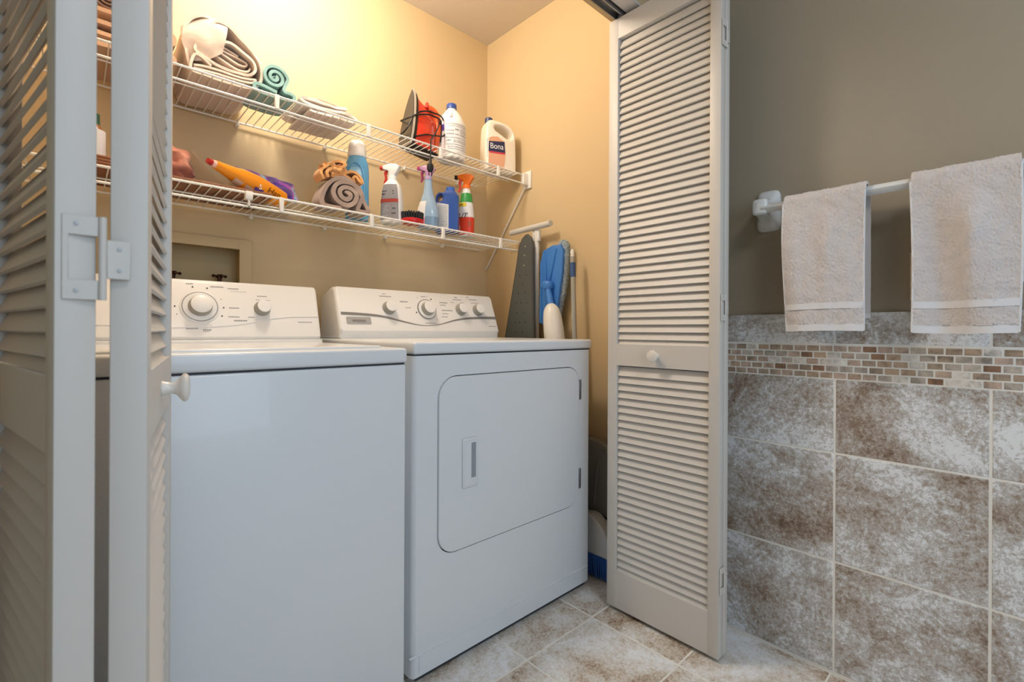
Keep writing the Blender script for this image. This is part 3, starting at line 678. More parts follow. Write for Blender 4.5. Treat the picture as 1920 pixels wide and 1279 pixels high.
# floor-cleaner jug with handle
bo = thing('floor_cleaner_jug', 'cream jug with handle opening, navy cap and navy and peach label in the corner', 'bottle', (1.478, 1.690, UZ), math.radians(-16))
out_ = closed([(-.066, 0), (-.076, .004), (-.080, .014), (-.080, .10), (-.076, .19), (-.070, .222), (-.056, .238), (-.030, .240), (.000, .238), (.038, .229), (.064, .208), (.076, .180), (.079, .12), (.080, .05), (.080, .014), (.076, .004), (.066, 0), (0, 0)], 4)
hol = closed([(-.030, .212), (.010, .212), (.040, .200), (.056, .184), (.050, .166), (.034, .164), (-.005, .182), (-.030, .196)], 5)
bm = shape2d([out_, hol], .082, .022, .010); M = Matrix.Rotation(PI/2, 4, 'X')
obj('jug_body', MB().bm(bm, M), mat('jug_cream', (240, 232, 218), .35, coat=.2), bo, angle=60)
obj('cap', MB().loft([(.232, .019, .019), (.254, .0185, .0185), (.257, .016, .016)], 24, Matrix.Translation((-.048, 0, 0))), mat('cap_navy', (52, 66, 112), .35), bo)
NAVY = mat('navy', (38, 42, 84), .5); PEACH = mat('label_peach', (222, 170, 138), .5)
def plate(par, name, pts, m, y, th=.0008): return obj(name, MB().prism(pts, 'y', y-th, y), m, par)
la = plate(bo, 'label', [(-.066, .012), (.010, .012), (.018, .06), (.018, .105), (.012, .144), (-.020, .162), (-.050, .158), (-.066, .148)], PEACH, -.0418)
plate(la, 'navy_panel', [(-.067, .088), (.0185, .092), (.014, .144), (-.066, .134)], NAVY, -.0424)
plate(la, 'red_stripe', [(-.062, .081), (.018, .084), (.0185, .092), (-.067, .088)], mat('stripe_red', (196, 58, 76), .5), -.0426)
text('lettering', 'Bona', .038, BW, la, frame((-.0255, -.0436, .115), (1, 0, .06), (-.06, 0, 1)), sx=.90)
plate(la, 'side_print', [(-.074, .06), (-.067, .06), (-.067, .146), (-.074, .146)], mat('label_sky', (150, 176, 205), .5), -.0395)

# ================================================================ LOWER SHELF ITEMS
z = LZ
gb = thing('dressing_bottle', 'bottle with dark green cap seen in the gap between the left door panels', 'bottle', (.038, 1.692, LZ+.0055))
obj('bottle_body', MB().loft([(0, .026, .026), (.10, .027, .027), (.115, .020, .020), (.125, .013, .013)], 24), mat('bottle_amber', (150, 100, 60), .3), gb)
obj('label', MB().patch([(.030, .027, .027), (.105, .027, .027)], 170, 350, .0008, 20), mat('label_white', (226, 226, 228), .5), gb)
obj('cap', MB().loft([(.120, .016, .016), (.150, .015, .015)], 20), mat('cap_green', (34, 84, 58), .4), gb)
bk = thing('wicker_tray', 'low brown wicker tray under the green-capped bottle on the lower shelf', 'tray', (.10, 1.735, LZ))
mb = MB()
for k in range(4): mb.tube([(-.045, -.10, .006+k*.008), (.045, -.10, .006+k*.008), (.045, .11, .006+k*.008), (-.045, .11, .006+k*.008), (-.045, -.10, .006+k*.008)], .0042, 6)
obj('rim', mb, mat('wicker', (142, 92, 62), .8, bump=.6, scale=200), bk); bk.location = (.055, 1.735, LZ)
brd = thing('wooden_board', 'thin brown board lying on the lower shelf under the salmon garment', 'board', (.32, 1.74, LZ))
obj('panel', MB().box(.13, .47, 1.635, 1.85, LZ, LZ+.010, .002, 2), mat('board_brown', (150, 104, 74), .6, var=(120, 78, 54), varscale=14), brd, True)
obj('lip', MB().box(.13, .47, 1.633, 1.640, LZ, LZ+.016, .002, 1), mat('board_brown', (150, 104, 74), .6), brd, True)
obj('base', MB().box(-.046, .046, -.100, .108, 0, .005), mat('wicker', (142, 92, 62), .8), bk)
sb = thing('wrapped_garment', 'salmon pink garment in thin crumpled wrap at the left of the lower shelf', 'clothing', (.20, 1.72, LZ+.010))
crumple('garment', (.195, 1.740), LZ+.010, .086, .10, .064, cloth('salmon', (222, 150, 122), var=(176, 104, 84), varscale=22), sb, 3, .24)
# translucent bag beside it
bg = thing('plastic_bag', 'thin translucent plastic bag slumping beside the salmon garment', 'bag', (.295, 1.73, LZ))
FILM = mat('clear_film', (225, 215, 200), .25, alpha=.22)
bmz = bmesh.new(); bmesh.ops.create_grid(bmz, x_segments=24, y_segments=24, size=1)
for v in bmz.verts:
    u, q = v.co.x, v.co.y; t = (u+1)/2
    v.co = Vector((.258+t*.10, 1.725+q*.085, LZ+.012+.110*(1-t)**1.3*(1-.25*q*q)+noise.noise(Vector((u*2, q*2, 5)))*.008*(1-abs(2*t-1))))
bmesh.ops.solidify(bmz, geom=list(bmz.faces), thickness=.0006)
obj('film', MB().bm(bmz), FILM, bg, True)
# orange bottle lying
yb_ = thing('orange_squeeze_bottle', 'orange bottle with red tip lying tilted across the lower shelf', 'bottle', (.438, 1.652, LZ))
ORG = mat('bottle_orange', (240, 148, 22), .3, coat=.2)
Mx = Matrix.Translation((.097, .104, .032)) @ Matrix.Rotation(math.radians(27), 4, 'Z') @ Matrix.Rotation(math.radians(-80.5), 4, 'Y') @ Matrix.Diagonal((1, 1, 1.06, 1)) @ Matrix.Rotation(0, 4, 'Z')
body = [(-.004, .020, .020, 2.6), (.004, .028, .028, 2.6), (.050, .032, .030, 2.6), (.110, .034, .030, 2.5), (.155, .030, .027, 2.3), (.190, .021, .021, 2), (.220, .016, .016), (.240, .0135, .0135)]
yo = obj('bottle_body', MB().loft(body, 28, Mx), ORG, yb_)
obj('tip_collar', MB().loft([(.238, .012, .012), (.250, .010, .010)], 16, Mx), mat('tip_pink', (232, 190, 176), .4), yb_)
obj('tip', MB().loft([(.249, .0095, .0095), (.262, .0085, .0085)], 16, Mx), mat('tip_red', (178, 28, 30), .4), yb_)
def seated(mb): mb.v = [tuple(Mx @ Vector(v)) for v in mb.v]; return mb
lbl = obj('label', seated(MB().patch([(.108, .0355, .0305, 2.6), (.185, .0235, .0225, 2.1)], 160, 230, .0012, 8)), mat('label_tan', (214, 190, 170), .5), yb_)
obj('purple_panel', seated(MB().patch([(.096, .0350, .0304, 2.6), (.126, .0342, .0296, 2.6)], 165, 250, .0022, 8)), mat('purple_deep', (92, 62, 150), .5), lbl)
text('lettering', '5', .024, BW, lbl, Mx @ frame((-.012, -.0330, .111), (0, 0, -1), (1, 0, 0)), .0006)
text('lettering', 'Han', .030, mat('brown_ink', (86, 48, 14), .5), lbl, Mx @ frame((-.006, -.0325, .062), (0, 0, -1), (1, 0, 0)), .0004, shear=.4)
# purple packet
pk = thing('purple_packet', 'shiny purple patterned packet lying behind the orange bottle', 'packet', (.500, 1.818, LZ+.012))
m = bpy.data.materials.new('packet_print'); m.use_nodes = True; nt = m.node_tree; p_ = nt.nodes['Principled BSDF']; p_.inputs['Roughness'].default_value = .22
vo = nt.nodes.new('ShaderNodeTexNoise'); vo.inputs['Scale'].default_value = 8; vo.inputs['Detail'].default_value = 1; vo.inputs['Distortion'].default_value = 1.5
rp = nt.nodes.new('ShaderNodeValToRGB'); tcn = nt.nodes.new('ShaderNodeTexCoord'); nt.links.new(tcn.outputs['Object'], vo.inputs['Vector']); nt.links.new(vo.outputs['Fac'], rp.inputs[0])
els = rp.color_ramp.elements; cols = [(.30, (72, 50, 140)), (.42, (104, 76, 176)), (.47, (196, 90, 190)), (.52, (120, 190, 214)), (.58, (220, 222, 244)), (.68, (120, 92, 190))]
while len(els) < len(cols): els.new(.5)
for e, (q, c) in zip(els, cols): e.position = q; e.color = lin(c)
nt.links.new(rp.outputs[0], p_.inputs['Base Color'])
bm = bmesh.new(); bmesh.ops.create_grid(bm, x_segments=28, y_segments=18, size=1)
for v in bm.verts:
    u, q = v.co.x, v.co.y; e = (1-u**6)*(1-q**6)
    v.co = Vector((u*.098, q*.054, .012*e+noise.noise(Vector((u*4, q*3, 2)))*.006))
bmesh.ops.solidify(bm, geom=list(bm.faces), thickness=.012)
po = obj('pouch', MB().bm(bm, Matrix.Translation((.006, .008, .086)) @ Matrix.Rotation(math.radians(7), 4, 'Y') @ Matrix.Rotation(math.radians(46), 4, 'X')), m, pk, angle=60)
cr = MB(); 
for k in range(9): cr.tube([(.090+.001*(k % 2), -.022+.0075*k, .042+.0078*k), (.102-.002*(k % 2), -.022+.0075*k, .041+.0078*k)], .0052, 5)
obj('crimp', cr, mat('lilac', (190, 176, 230), .3), pk)
# grey rolled towel and orange cloth on it
GT = cloth('towel_taupe', (168, 146, 134))
g = thing('rolled_towel', 'taupe rolled bath towel on the lower shelf under the orange cloth', 'towel', (.70, 1.72, LZ))
S = []
for k in range(0, 40):
    a = -k*.38+2.2; r = .004+.00122*k; S.append((.712+r*1.12*math.cos(a), z+.058+r*.98*math.sin(a)))
S += [(.752, z+.012), (.785, z+.008), (.792, z+.018), (.770, z+.055), (.745, z+.092), (.712, z+.116), (.675, z+.108), (.645, z+.082), (.628, z+.045), (.626, z+.014), (.650, z+.008), (.69, z+.0075)]
obj('roll', MB().ribbon(S, .0150, 1.622, 1.700, 10, .004, 21), GT, g, True)
oc = thing('washcloth', 'crumpled light orange washcloth sitting on top of the taupe rolled towel', 'cloth', (.69, 1.70, LZ+.10))
OC = cloth('cloth_orange', (232, 172, 108))
P = [(.640, z+.098), (.628, z+.122), (.642, z+.148), (.668, z+.168), (.694, z+.178), (.712, z+.170), (.700, z+.158), (.694, z+.146), (.710, z+.140), (.730, z+.150), (.752, z+.150), (.770, z+.134), (.776, z+.112), (.764, z+.120), (.752, z+.136), (.742, z+.128), (.748, z+.112), (.735, z+.120), (.716, z+.130), (.690, z+.128), (.664, z+.118)]
obj('outer_fold', MB().ribbon(P, .009, 1.638, 1.705, 8, .008, 31), OC, oc, True)
P = [(.650, z+.108), (.645, z+.128), (.660, z+.146), (.682, z+.150), (.676, z+.134), (.660, z+.126)]
obj('inner_fold', MB().ribbon(P, .009, 1.636, 1.70, 8, .006, 33), OC, oc, True)
crumple('crumpled_middle', (.682, 1.665), LZ+.116, .056, .040, .032, OC, oc, 12, .55)

# tall blue detergent bottle
bd_ = thing('detergent_bottle', 'tall blue detergent bottle with wide white cap behind the towels', 'bottle', (.803, 1.742, LZ), math.radians(-20)); bd_.scale = (.94, .94, .915)
BLUE = mat('detergent_blue', (92, 164, 208), .28, coat=.3)
secs = [(0, .040, .030, 2.6), (.006, .046, .035, 2.8), (.07, .047, .036, 2.8), (.13, .046, .035, 2.8), (.19, .047, .035, 2.7), (.235, .045, .034, 2.6), (.262, .036, .032, 2.3), (.272, .034, .031)]
obj('bottle_body', MB().loft(secs, 40), BLUE, bd_)
bm = shape2d([closed([(-.018, .075), (-.036, .12), (-.038, .175), (-.022, .212), (.006, .215), (.020, .18), (.016, .12), (.002, .080)], 6)], .005, .0024)
obj('grip_panel', MB().bm(bm, Matrix.Translation((-.003, -.0345, 0)) @ Matrix.Rotation(PI/2, 4, 'X')), mat('detergent_pale', (128, 182, 212), .3, coat=.3), bd_, angle=60)
obj('grip_ridge', MB().tube(smooth([(-.044, -.016, .17), (-.036, -.028, .215), (-.010, -.036, .236), (.016, -.035, .21), (.026, -.035, .15), (.022, -.036, .08)], 5), .0035, 8), BLUE, bd_)
obj('cap', MB().loft([(.266, .036, .034), (.272, .038, .036), (.315, .034, .033), (.330, .029, .028), (.334, .024, .023)], 32), PLASTIC_W, bd_)

def trigger_head(par, zt, m_body, m_trig, m_nozzle, L=.045, s=1.0, dirx=-1, collar=True):
    M = Matrix.Translation((0, 0, zt)) @ Matrix.Scale(s, 4)
    def P(pts): return [tuple(M @ Vector((dirx*x, y, z_))) for x, y, z_ in pts]
    h = MB(); h.prism([(-.030*-dirx, .020)]+[], 'y', 0, 1) if False else None
    prof = [(dirx*a, b_) for a, b_ in [(.034, .022), (.034, .034), (.010, .040), (-.018, .038), (-.030, .028), (-.020, .012), (-.010, -.004), (.010, -.004), (.012, .014)]]
    h.prism(prof if dirx > 0 else prof[::-1], 'y', -.011, .011, .003, 2); h.v = [tuple(M @ Vector(v)) for v in h.v]
    hd_ = obj('spray_head', h, m_body, par)
    t = MB().tube(P(smooth([(.020, 0, .022), (.026, 0, .006), (.024, 0, -.012), (.030, 0, -.028)], 4)), [.006*s]*5+[.0045*s]*8, 8); obj('trigger', t, m_trig, hd_)
    nz = MB(); q = P([(.032, 0, .028), (.046, 0, .028)]); nz.tube(q, .0085*s, 6); obj('nozzle', nz, m_nozzle, hd_)
    if collar: obj('collar', MB().loft([(zt-.018*s, .0165*s, .0165*s), (zt-.003*s, .0150*s, .0150*s)], 20), m_body, par)
    return hd_
# white spray bottle with grey label
s1 = thing('spray_bottle', 'white spray bottle with grey label and red stripe right of the blue detergent', 'spray bottle', (.925, 1.690, LZ), math.radians(-52), 'spray bottles on the lower shelf')
secs = [(0, .040, .026, 3), (.005, .044, .030, 3.2), (.08, .042, .030, 3.2), (.13, .037, .029, 3), (.155, .031, .026, 2.6), (.170, .018, .018), (.186, .015, .015)]
obj('bottle_body', MB().loft(secs, 36), BW, s1)
lab = obj('label', MB().patch([(.012, .0435, .0300, 3.2), (.08, .042, .0300, 3.2), (.130, .037, .029, 3), (.150, .032, .0265, 2.7)], 200, 318, .0007, 18), mat('label_grey', (140, 138, 142), .5), s1)
obj('red_stripe', MB().patch([(.078, .042, .030, 3.2), (.092, .0415, .030, 3.2)], 201, 317, .0013, 14), mat('stripe_brick', (166, 62, 54), .5), lab)
f = polar(.042, .030, 3.1, 215, 305, .012, .15, .0017, taper=.08)
fine_print(lab, f, [(.15, .8, .78, .035), (.1, .8, .69, .05), (.2, .9, .62, .02)], INKD)
fine_print(lab, f, [(.1, .6, .42, .02), (.1, .6, .36, .02), (.1, .55, .30, .02), (.1, .6, .24, .02), (.1, .5, .18, .02), (.1, .6, .10, .02)], mat('label_pale', (190, 190, 192), .5))
fine_print(lab, f, [(.68, .9, .40, .05), (.70, .92, .28, .05), (.68, .92, .14, .05)], INKD)
trigger_head(s1, .192, BW, mat('trigger_red', (200, 50, 44), .35), mat('nozzle_red', (214, 66, 48), .35), s=1.1)
# round scrub brush
sc = thing('scrub_brush', 'small round scrubbing brush with red base and black bristles on the lower shelf', 'brush', (.985, 1.640, LZ))
obj('brush_base', MB().lathe([(.036, 0), (.044, .004), (.046, .014), (.040, .020)], None, 32), mat('brush_red', (206, 30, 32), .35), sc)
mb = MB()
for ring_, r in ((26, .040), (20, .031), (13, .020), (6, .009)):
    for k in range(ring_):
        a = 2*PI*k/ring_; x, y = r*math.cos(a), r*math.sin(a); mb.tube([(x, y, .018), (x*1.06, y*1.06, .044+random.uniform(-.002, .002))], [.0042, .0036], 6)
br_ = obj('bristles', mb, BLACK, sc); br_['kind'] = 'stuff'
# translucent blue spray bottle
s2 = thing('spray_bottle', 'translucent pale blue spray bottle with pink trigger left of the blue jug', 'spray bottle', (1.080, 1.672, LZ), math.radians(-40), 'spray bottles on the lower shelf')
CLB = mat('clear_blue', (158, 188, 216), .18, coat=.4, alpha=.93)
secs = [(0, .039, .028, 2.6), (.005, .044, .032, 2.6), (.05, .045, .033, 2.5), (.085, .041, .031, 2.3), (.115, .032, .026), (.145, .022, .019), (.175, .017, .016), (.205, .0155, .015), (.215, .017, .016)]
obj('bottle_body', MB().loft(secs, 36), CLB, s2)
obj('liquid_band', MB().loft([(.001, .0395, .0285, 2.6), (.005, .0443, .0323, 2.6), (.046, .0453, .0333, 2.5), (.0465, .042, .031, 2.5)], 36), mat('liquid_blue', (122, 150, 178), .2), s2)
lab = obj('label', MB().patch([(.010, .0445, .0325, 2.6), (.05, .045, .033, 2.5), (.085, .041, .031, 2.3), (.110, .0335, .027)], 180, 262, .0012, 12), mat('label_white', (226, 226, 228), .5), s2)
obj('pink_corner', MB().patch([(.010, .0445, .0325, 2.6), (.040, .045, .033, 2.5)], 178, 262, .0020, 12), mat('label_pink', (232, 132, 150), .5), lab)
fine_print(lab, polar(.044, .032, 2.5, 195, 258, .045, .10, .0026, taper=.2), [(.3, .8, .85, .06), (.1, .9, .6, .07), (.2, .8, .4, .05), (.3, .7, .2, .05)], mat('ink_blue', (70, 90, 150), .5))
trigger_head(s2, .222, mat('head_lilac', (196, 150, 190), .35, alpha=.95), mat('trigger_plum', (150, 30, 96), .35), mat('nozzle_pink', (206, 90, 150), .35), s=1.0)
# blue jug
bj2 = thing('blue_jug', 'solid blue plastic jug with white text label on the lower shelf', 'bottle', (1.190, 1.690, LZ), math.radians(-42))
out_ = closed([(-.038, 0), (-.046, .003), (-.049, .012), (-.049, .13), (-.047, .155), (-.036, .170), (-.016, .172), (-.004, .180), (.026, .180), (.038, .172), (.047, .160), (.049, .145), (.049, .012), (.046, .003), (.038, 0), (0, 0)], 4)
hol = closed([(-.040, .132), (-.036, .156), (-.022, .160), (-.020, .140)], 4)
JB = mat('jug_blue', (48, 88, 168), .32, coat=.2)
obj('jug_body', MB().bm(shape2d([out_, hol], .062, .010, .006), Matrix.Rotation(PI/2, 4, 'X')), JB, bj2, angle=60)
obj('cap', MB().loft([(.176, .021, .021), (.196, .020, .020), (.199, .017, .017)], 24, Matrix.Translation((.012, 0, 0))), mat('cap_jug', (58, 104, 190), .35), bj2)
la = plate(bj2, 'label', [(-.042, .016), (.008, .010), (.008, .118), (-.042, .126)], mat('label_white', (226, 226, 228), .5), -.0308)
fine_print(la, lambda u, v: (-.039+u*.045, -.0320, .018+v*.100), [(.05, .95, .06+k*.066, .03) for k in range(14)], INK)
# white, green and orange spray bottle
s3 = thing('spray_bottle', 'white spray bottle with orange head, green neck and red-orange base', 'spray bottle', (1.292, 1.690, LZ), math.radians(-46), 'spray bottles on the lower shelf')
secs = [(0, .030, .026, 2.6), (.005, .034, .029, 2.6), (.08, .036, .030, 2.5), (.12, .033, .028, 2.4), (.155, .028, .025, 2.2), (.185, .024, .022), (.200, .018, .018), (.225, .0165, .0165)]
obj('bottle_body', MB().loft(secs, 36), BW, s3)
ro = obj('red_wrap', MB().patch([(.004, .0335, .0285, 2.6), (.04, .035, .0295, 2.55), (.082, .036, .030, 2.5)], 0, 360, .0006, 40), mat('wrap_red', (222, 62, 34), .35), s3)
obj('green_wrap', MB().patch([(.150, .0285, .0255, 2.2), (.185, .024, .022), (.192, .021, .020)], 0, 360, .0006, 40), mat('wrap_green', (40, 150, 70), .35), s3)
yl = obj('yellow_flash', MB().patch([(.130, .0318, .0275, 2.35), (.148, .0290, .0257, 2.25)], 190, 275, .0010, 8), mat('flash_yellow', (232, 200, 40), .4), s3)
fine_print(yl, polar(.0300, .0265, 2.3, 200, 260, .134, .144, .0016), [(.1, .9, .2, .5)], INKD)
text('lettering', 'UT', .030, INKD, ro, frame((-.012, -.0312, .088), (1, -.12, 0), (0, .05, 1)), shear=.25)
obj('picture_patch', MB().patch([(.022, .0345, .0290, 2.6), (.045, .0352, .0295, 2.55)], 205, 235, .0012, 6), mat('patch_tan', (226, 200, 180), .5), ro)
obj('picture_disc', MB().patch([(.040, .0350, .0295, 2.55), (.064, .0356, .0300, 2.5)], 285, 310, .0012, 6), mat('patch_brown', (180, 84, 50), .5), ro)
trigger_head(s3, .234, mat('head_orange', (246, 120, 24), .35), mat('trigger_orange', (226, 62, 30), .35), BLACK, s=1.15)

# ================================================================ BESIDE THE DRYER
ib = thing('ironing_board', 'dark grey ironing board stored upright on its end beside the dryer', 'ironing board', (1.515, 1.60, 0))
def hw(zz):  # half width by height
    pts = [(.01, .145), (.35, .165), (.60, .150), (.92, .090), (1.10, .066), (1.25, .047), (1.33, .038), (1.365, .022), (1.378, .004)]
    for (a, wa), (b_, wb_) in zip(pts, pts[1:]):
        if a <= zz <= b_: return wa+(wb_-wa)*(zz-a)/(b_-a)
    return .004
def cy_(zz): return 1.656-zz*.0972
zs = [.010, .2, .35, .5, .65, .8, .92, 1.0, 1.1, 1.18, 1.25, 1.30, 1.33, 1.35, 1.365, 1.374, 1.378]
outl = [(cy_(q)-hw(q), q) for q in zs]+[(cy_(q)+hw(q), q) for q in zs[::-1]]
DG = mat('board_grey', (92, 96, 92), .5, metal=.2)
obj('board_panel', MB().prism(outl, 'x', 1.503, 1.520), DG, ib, True)
obj('rim', MB().tube([(1.511, y, q) for y, q in outl], .0085, 8), mat('board_rim', (70, 70, 68), .5), ib, True)
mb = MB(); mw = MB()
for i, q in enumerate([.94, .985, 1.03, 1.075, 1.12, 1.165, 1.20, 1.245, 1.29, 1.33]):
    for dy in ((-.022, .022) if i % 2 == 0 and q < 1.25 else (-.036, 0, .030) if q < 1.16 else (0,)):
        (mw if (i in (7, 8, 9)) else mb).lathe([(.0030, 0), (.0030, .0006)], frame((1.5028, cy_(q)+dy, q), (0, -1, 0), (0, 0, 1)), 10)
obj('vent_holes', mb, BLACK, ib, True); obj('painted_glints', mw, mat('painted_glint', (200, 190, 170), .5), ib, True)  # black and pale discs paint the dark holes and the glints in them
lg = obj('leg', MB().tube([(1.545, 1.500, .30), (1.545, 1.492, 1.10), (1.540, 1.490, 1.405)], [.012, .012, .011], 12), PLASTIC_W, ib, True)
obj('leg_bracket', MB().box(1.532, 1.548, 1.470, 1.512, 1.352, 1.404, .004, 2), PLASTIC_W, lg, True)
obj('foot_bar', MB().tube([(1.530, 1.650, 1.413), (1.530, 1.395, 1.419)], .0135, 16), mat('foot_bar_grey', (208, 206, 200), .35), lg, True)

fm = thing('spray_mop', 'flat mop with bright blue head, grey pad and white bottle, leaning upside down', 'mop', (1.525, 1.37, 0))
BM = mat('mop_blue', (60, 124, 200), .4)
hd = obj('mop_head', MB().prism([(1.452, .985), (1.446, 1.25), (1.430, 1.300), (1.375, 1.318), (1.330, 1.316), (1.314, 1.290), (1.318, 1.200), (1.345, 1.05), (1.362, .970), (1.40, .962)], 'x', 1.516, 1.536, .005, 2), BM, fm, True)
for rp_ in ([(1.516, 1.418, 1.30), (1.512, 1.408, 1.16)], [(1.516, 1.350, 1.30), (1.512, 1.388, 1.16)], [(1.516, 1.408, 1.12), (1.516, 1.400, .975)], [(1.516, 1.438, 1.25), (1.516, 1.436, 1.0)]): obj('ridge', MB().tube(rp_, .005, 6), BM, hd, True)
PD = mat('mop_pad', (118, 140, 158), .95, bump=1.0, scale=400, var=(176, 184, 188), varscale=120)
pd = MB(); bm = bmesh.new()
padp = smooth([(1.322, 1.318), (1.298, 1.322), (1.288, 1.29), (1.292, 1.22), (1.300, 1.15), (1.322, 1.07), (1.338, 1.00), (1.350, .965)], 6)
obj('mop_pad', MB().tube([(1.546+.002*math.sin(i*1.7), y+.030+random.uniform(-.001, .001), q) for i, (y, q) in enumerate(padp)], [.017+random.uniform(-.001, .001) for _ in padp], 12), PD, fm, True)
obj('joint', MB().loft([(-.016, .020, .024), (-.008, .024, .030), (.008, .024, .030), (.016, .020, .024)], 20, Matrix.Translation((1.502, 1.388, 1.146)) @ Matrix.Rotation(.1, 4, 'X')), BM, fm, True)
obj('neck', MB().tube([(1.500, 1.385, 1.140), (1.494, 1.365, 1.075), (1.492, 1.352, 1.035)], [.013, .015, .019], 14), BM, fm, True)
obj('bottle_shell', MB().tube(smooth([(1.490, 1.358, 1.062), (1.488, 1.348, 1.02), (1.484, 1.334, .95), (1.482, 1.320, .86), (1.482, 1.312, .74)], 5), [.013, .020, .026, .031, .035, .037, .039, .040, .041, .042, .043, .043, .043, .043, .042, .042, .042, .041, .040, .039, .036], 20), mat('mop_white', (226, 222, 214), .35), fm, True)
obj('handle_tube', MB().tube([(1.486, 1.312, .75), (1.500, 1.300, .012)], .011, 12), PLASTIC_W, fm, True)

bp = thing('broom', 'broom with pale grey pole, white cap and blue bristles standing against the side wall', 'broom', (1.52, 1.10, 0))
ptop = Vector((1.515, 1.260, 1.275)); pb = Vector((1.494, 1.203, .215)); ax = (pb-ptop).normalized()
obj('pole', MB().tube([ptop+ax*.02, pb], .0105, 14), mat('pole_grey', (176, 176, 168), .35, metal=.3), bp, True)
obj('grip_band', MB().tube([ptop+ax*.045, ptop+ax*.105], .0118, 16), mat('band_navy', (64, 92, 140), .4), bp, True)
obj('hanging_tip', MB().tube([ptop-ax*.012, ptop-ax*.002, ptop+ax*.010, ptop+ax*.045], [.005, .009, .008, .0105], 14), PLASTIC_W, bp, True)
obj('broom_cap', MB().prism([(1.165, .235), (1.135, .240), (1.112, .236), (1.068, .205), (1.030, .155), (1.000, .112), (.993, .092), (1.225, .092), (1.228, .11), (1.21, .22)], 'x', 1.462, 1.520, .008, 3), mat('broom_white', (212, 214, 216), .4), bp, True)
mb = MB()
for k in range(22):
    for j in range(4):
        y = 1.000+k*.0082; x = 1.470+j*.0135; mb.tube([(x, y, .093), (x+random.uniform(-.004, .004), y-.006+random.uniform(-.006, .006)-(.012 if k < 4 else 0), .004+random.uniform(0, .006))], [.0036, .0030], 5)
bb = obj('bristles', mb, mat('bristle_blue', (52, 104, 184), .5), bp, True); bb['kind'] = 'stuff'

db = thing('dustpan_bin', 'smoky grey plastic dustpan bin with dark base behind the broom', 'bin', (1.55, 1.14, 0))
SM = mat('smoky_plastic', (136, 134, 130), .22, coat=.3)
obj('bin_body', MB().prism([(1.24, .235), (1.06, .235), (1.040, .25), (1.045, .36), (1.062, .46), (1.085, .498), (1.13, .512), (1.24, .515)], 'x', 1.528, 1.584, .010, 3), SM, db, True)
obj('bin_rim', MB().box(1.524, 1.586, 1.005, 1.24, .222, .246, .004, 2), mat('rim_grey', (120, 116, 112), .35), db, True)
obj('bin_rib', MB().tube(smooth([(1.527, 1.150, .26), (1.526, 1.140, .38), (1.527, 1.120, .46), (1.528, 1.10, .49)], 4), .006, 8), SM, db, True)
obj('bin_base', MB().box(1.528, 1.584, 1.03, 1.22, 0, .223, .003, 2), mat('bin_dark', (44, 38, 34), .5), db, True)

# ================================================================ TOWEL BAR AND TOWELS
tb = thing('towel_bar', 'white ceramic towel bar on the tan wall above the tile', 'towel bar', (RX, .15, 1.31))
BXX, BZ = 1.484, 1.309
for y in (.521, -.215):
    q = MB()
    sec = [(0, .062, .034, 5), (.006, .061, .034, 5), (.012, .050, .030, 4.5), (.024, .034, .024, 4), (.045, .024, .021, 4.5), (.068, .023, .021, 5), (.078, .023, .021, 5), (.083, .018, .016, 4)]
    M = frame((RX, y, 1.316), (0, 0, 1), (0, 1, 0))   # local z = Z x Y = -X
    q.loft(sec, 32, M); obj('post', q, CERAMIC, tb, True, 60)
M = Matrix.Translation((BXX, 0, BZ)) @ Matrix.Rotation(PI/4, 4, 'Y')
q = MB().box(-.0095, .0095, -.21, .515, -.0095, .0095, .002, 2); q.v = [tuple(M @ Vector(v)) for v in q.v]
obj('bar', q, CERAMIC, tb, True)

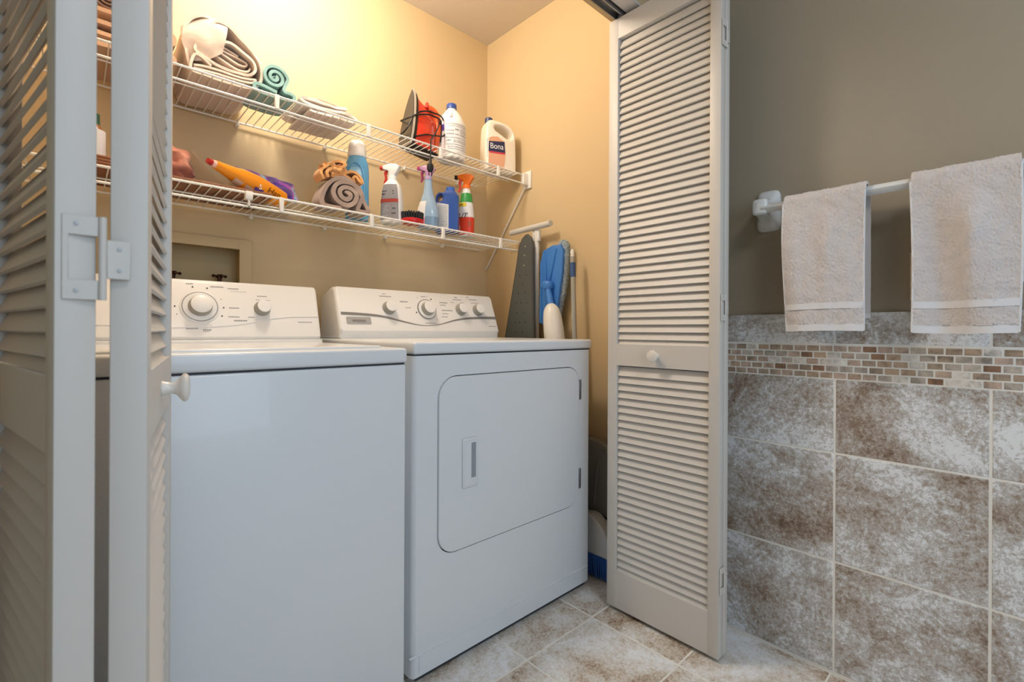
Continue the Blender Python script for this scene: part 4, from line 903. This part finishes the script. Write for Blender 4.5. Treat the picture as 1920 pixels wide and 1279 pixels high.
def hang_towel(name, label, y0, y1, zf, zb, seed, skew, right_over=0, group='hand towels on the towel bar'):
    """terry towel folded over the bar; y0<y1, zf front hem height, zb back hem height"""
    t = thing(name, label, 'towel', (BXX, (y0+y1)/2, BZ), 0, group)
    R_ = .021; Lf = BZ-zf; Lb = BZ-zb; nu, nv = 110, 230; tot = Lf+PI*R_+Lb
    def P(u, s, off=0, fuzz=True):
        y = y0+(y1-y0)*u; W_ = y1-y0
        if s < Lf:      # front, from hem up
            d_ = (Lf-s)
            fall = min(1, d_/.12)
            x = BXX-R_-.004*fall; zz = BZ-d_
            fold = (math.sin(u*5.2+seed+d_*3.2)*.0085+math.sin(u*10+seed*2+d_*6)*.0050)*fall
            fold += (-.009*math.exp(-((u-.42-.12*d_)/.10)**2)+.005*math.exp(-((u-.78+.2*d_)/.09)**2))*min(1, max(0, d_-.03)/.10)*(1-.5*d_/Lf)
            x += fold; y += (math.sin(seed+d_*9)*.003+(u-.5)*skew*d_)
            zz += math.sin(u*3+seed)*.002
            nx = Vector((-1, 0, 0))
        elif s < Lf+PI*R_:
            a = (s-Lf)/R_; x = BXX-R_*math.cos(a); zz = BZ+R_*math.sin(a); nx = Vector((-math.cos(a), 0, math.sin(a)))
        else:
            d_ = s-Lf-PI*R_; x = BXX+R_+.002+math.sin(u*6+seed*3)*.004*min(1, d_/.1); zz = BZ-d_; nx = Vector((1, 0, 0)); y += (u-.5)*.004-right_over*d_*.12
        p = Vector((x, y, zz))
        f_ = 0
        if fuzz: f_ = noise.noise(Vector((y*330+seed, s*330, 0)))*.0019+noise.noise(Vector((y*900, s*900, seed)))*.0013+noise.noise(Vector((y*40, s*40, seed)))*.0020
        return p+nx*(.0035+off+f_)
    def sheet(s0, s1, nn, off=0, fuzz=True, back=.006, m=TERRY, nm='cloth', u0=0, u1=1):
        vs = []; fs = []; a = nu+1
        for j in range(nn+1):
            for i in range(nu+1): vs.append(P(u0+(u1-u0)*i/nu, s0+(s1-s0)*j/nn, off, fuzz))
        k = len(vs)
        for j in range(nn+1):
            for i in range(nu+1): vs.append(P(u0+(u1-u0)*i/nu, s0+(s1-s0)*j/nn, off-back, False))
        for j in range(nn):
            for i in range(nu):
                q = (j*a+i, j*a+i+1, (j+1)*a+i+1, (j+1)*a+i); fs.append(q); fs.append(tuple(k+x for x in q[::-1]))
        for j in range(nn):
            fs.append((j*a, (j+1)*a, k+(j+1)*a, k+j*a)); fs.append((j*a+nu, k+j*a+nu, k+(j+1)*a+nu, (j+1)*a+nu))
        for i in range(nu): fs.append((i, k+i, k+i+1, i+1)); fs.append((nn*a+i, nn*a+i+1, k+nn*a+i+1, k+nn*a+i))
        return obj(nm, MB().add(vs, fs), m, t, True, 80)
    sheet(.018, tot-.012, nv)
    sheet(.0, .019, 8, -.0005, False, m=TERRY_BAND, nm='hem')
    sheet(.058, .074, 6, .0016, False, back=.002, m=TERRY_BAND, nm='woven_band')
    sheet(tot-.013, tot, 4, -.001, False, m=TERRY_BAND, nm='back_hem')
    # selvedge along the right edge
    for u in (0.0, 1.0):
        pts = [P(u, .002+(Lf-.004)*k/40, -.002, False) for k in range(41)]
        obj('selvedge', MB().tube(pts, .0026, 6), TERRY_BAND, t, True)
    return t
hang_towel('hand_towel', 'smaller white terry towel hanging on the bar next to the ceramic post', .263, .450, .950, .985, .6, -.03)
hang_towel('hand_towel', 'larger white terry towel hanging at the right end of the frame', -.004, .176, .948, 1.06, 2.9, -.02, right_over=1)
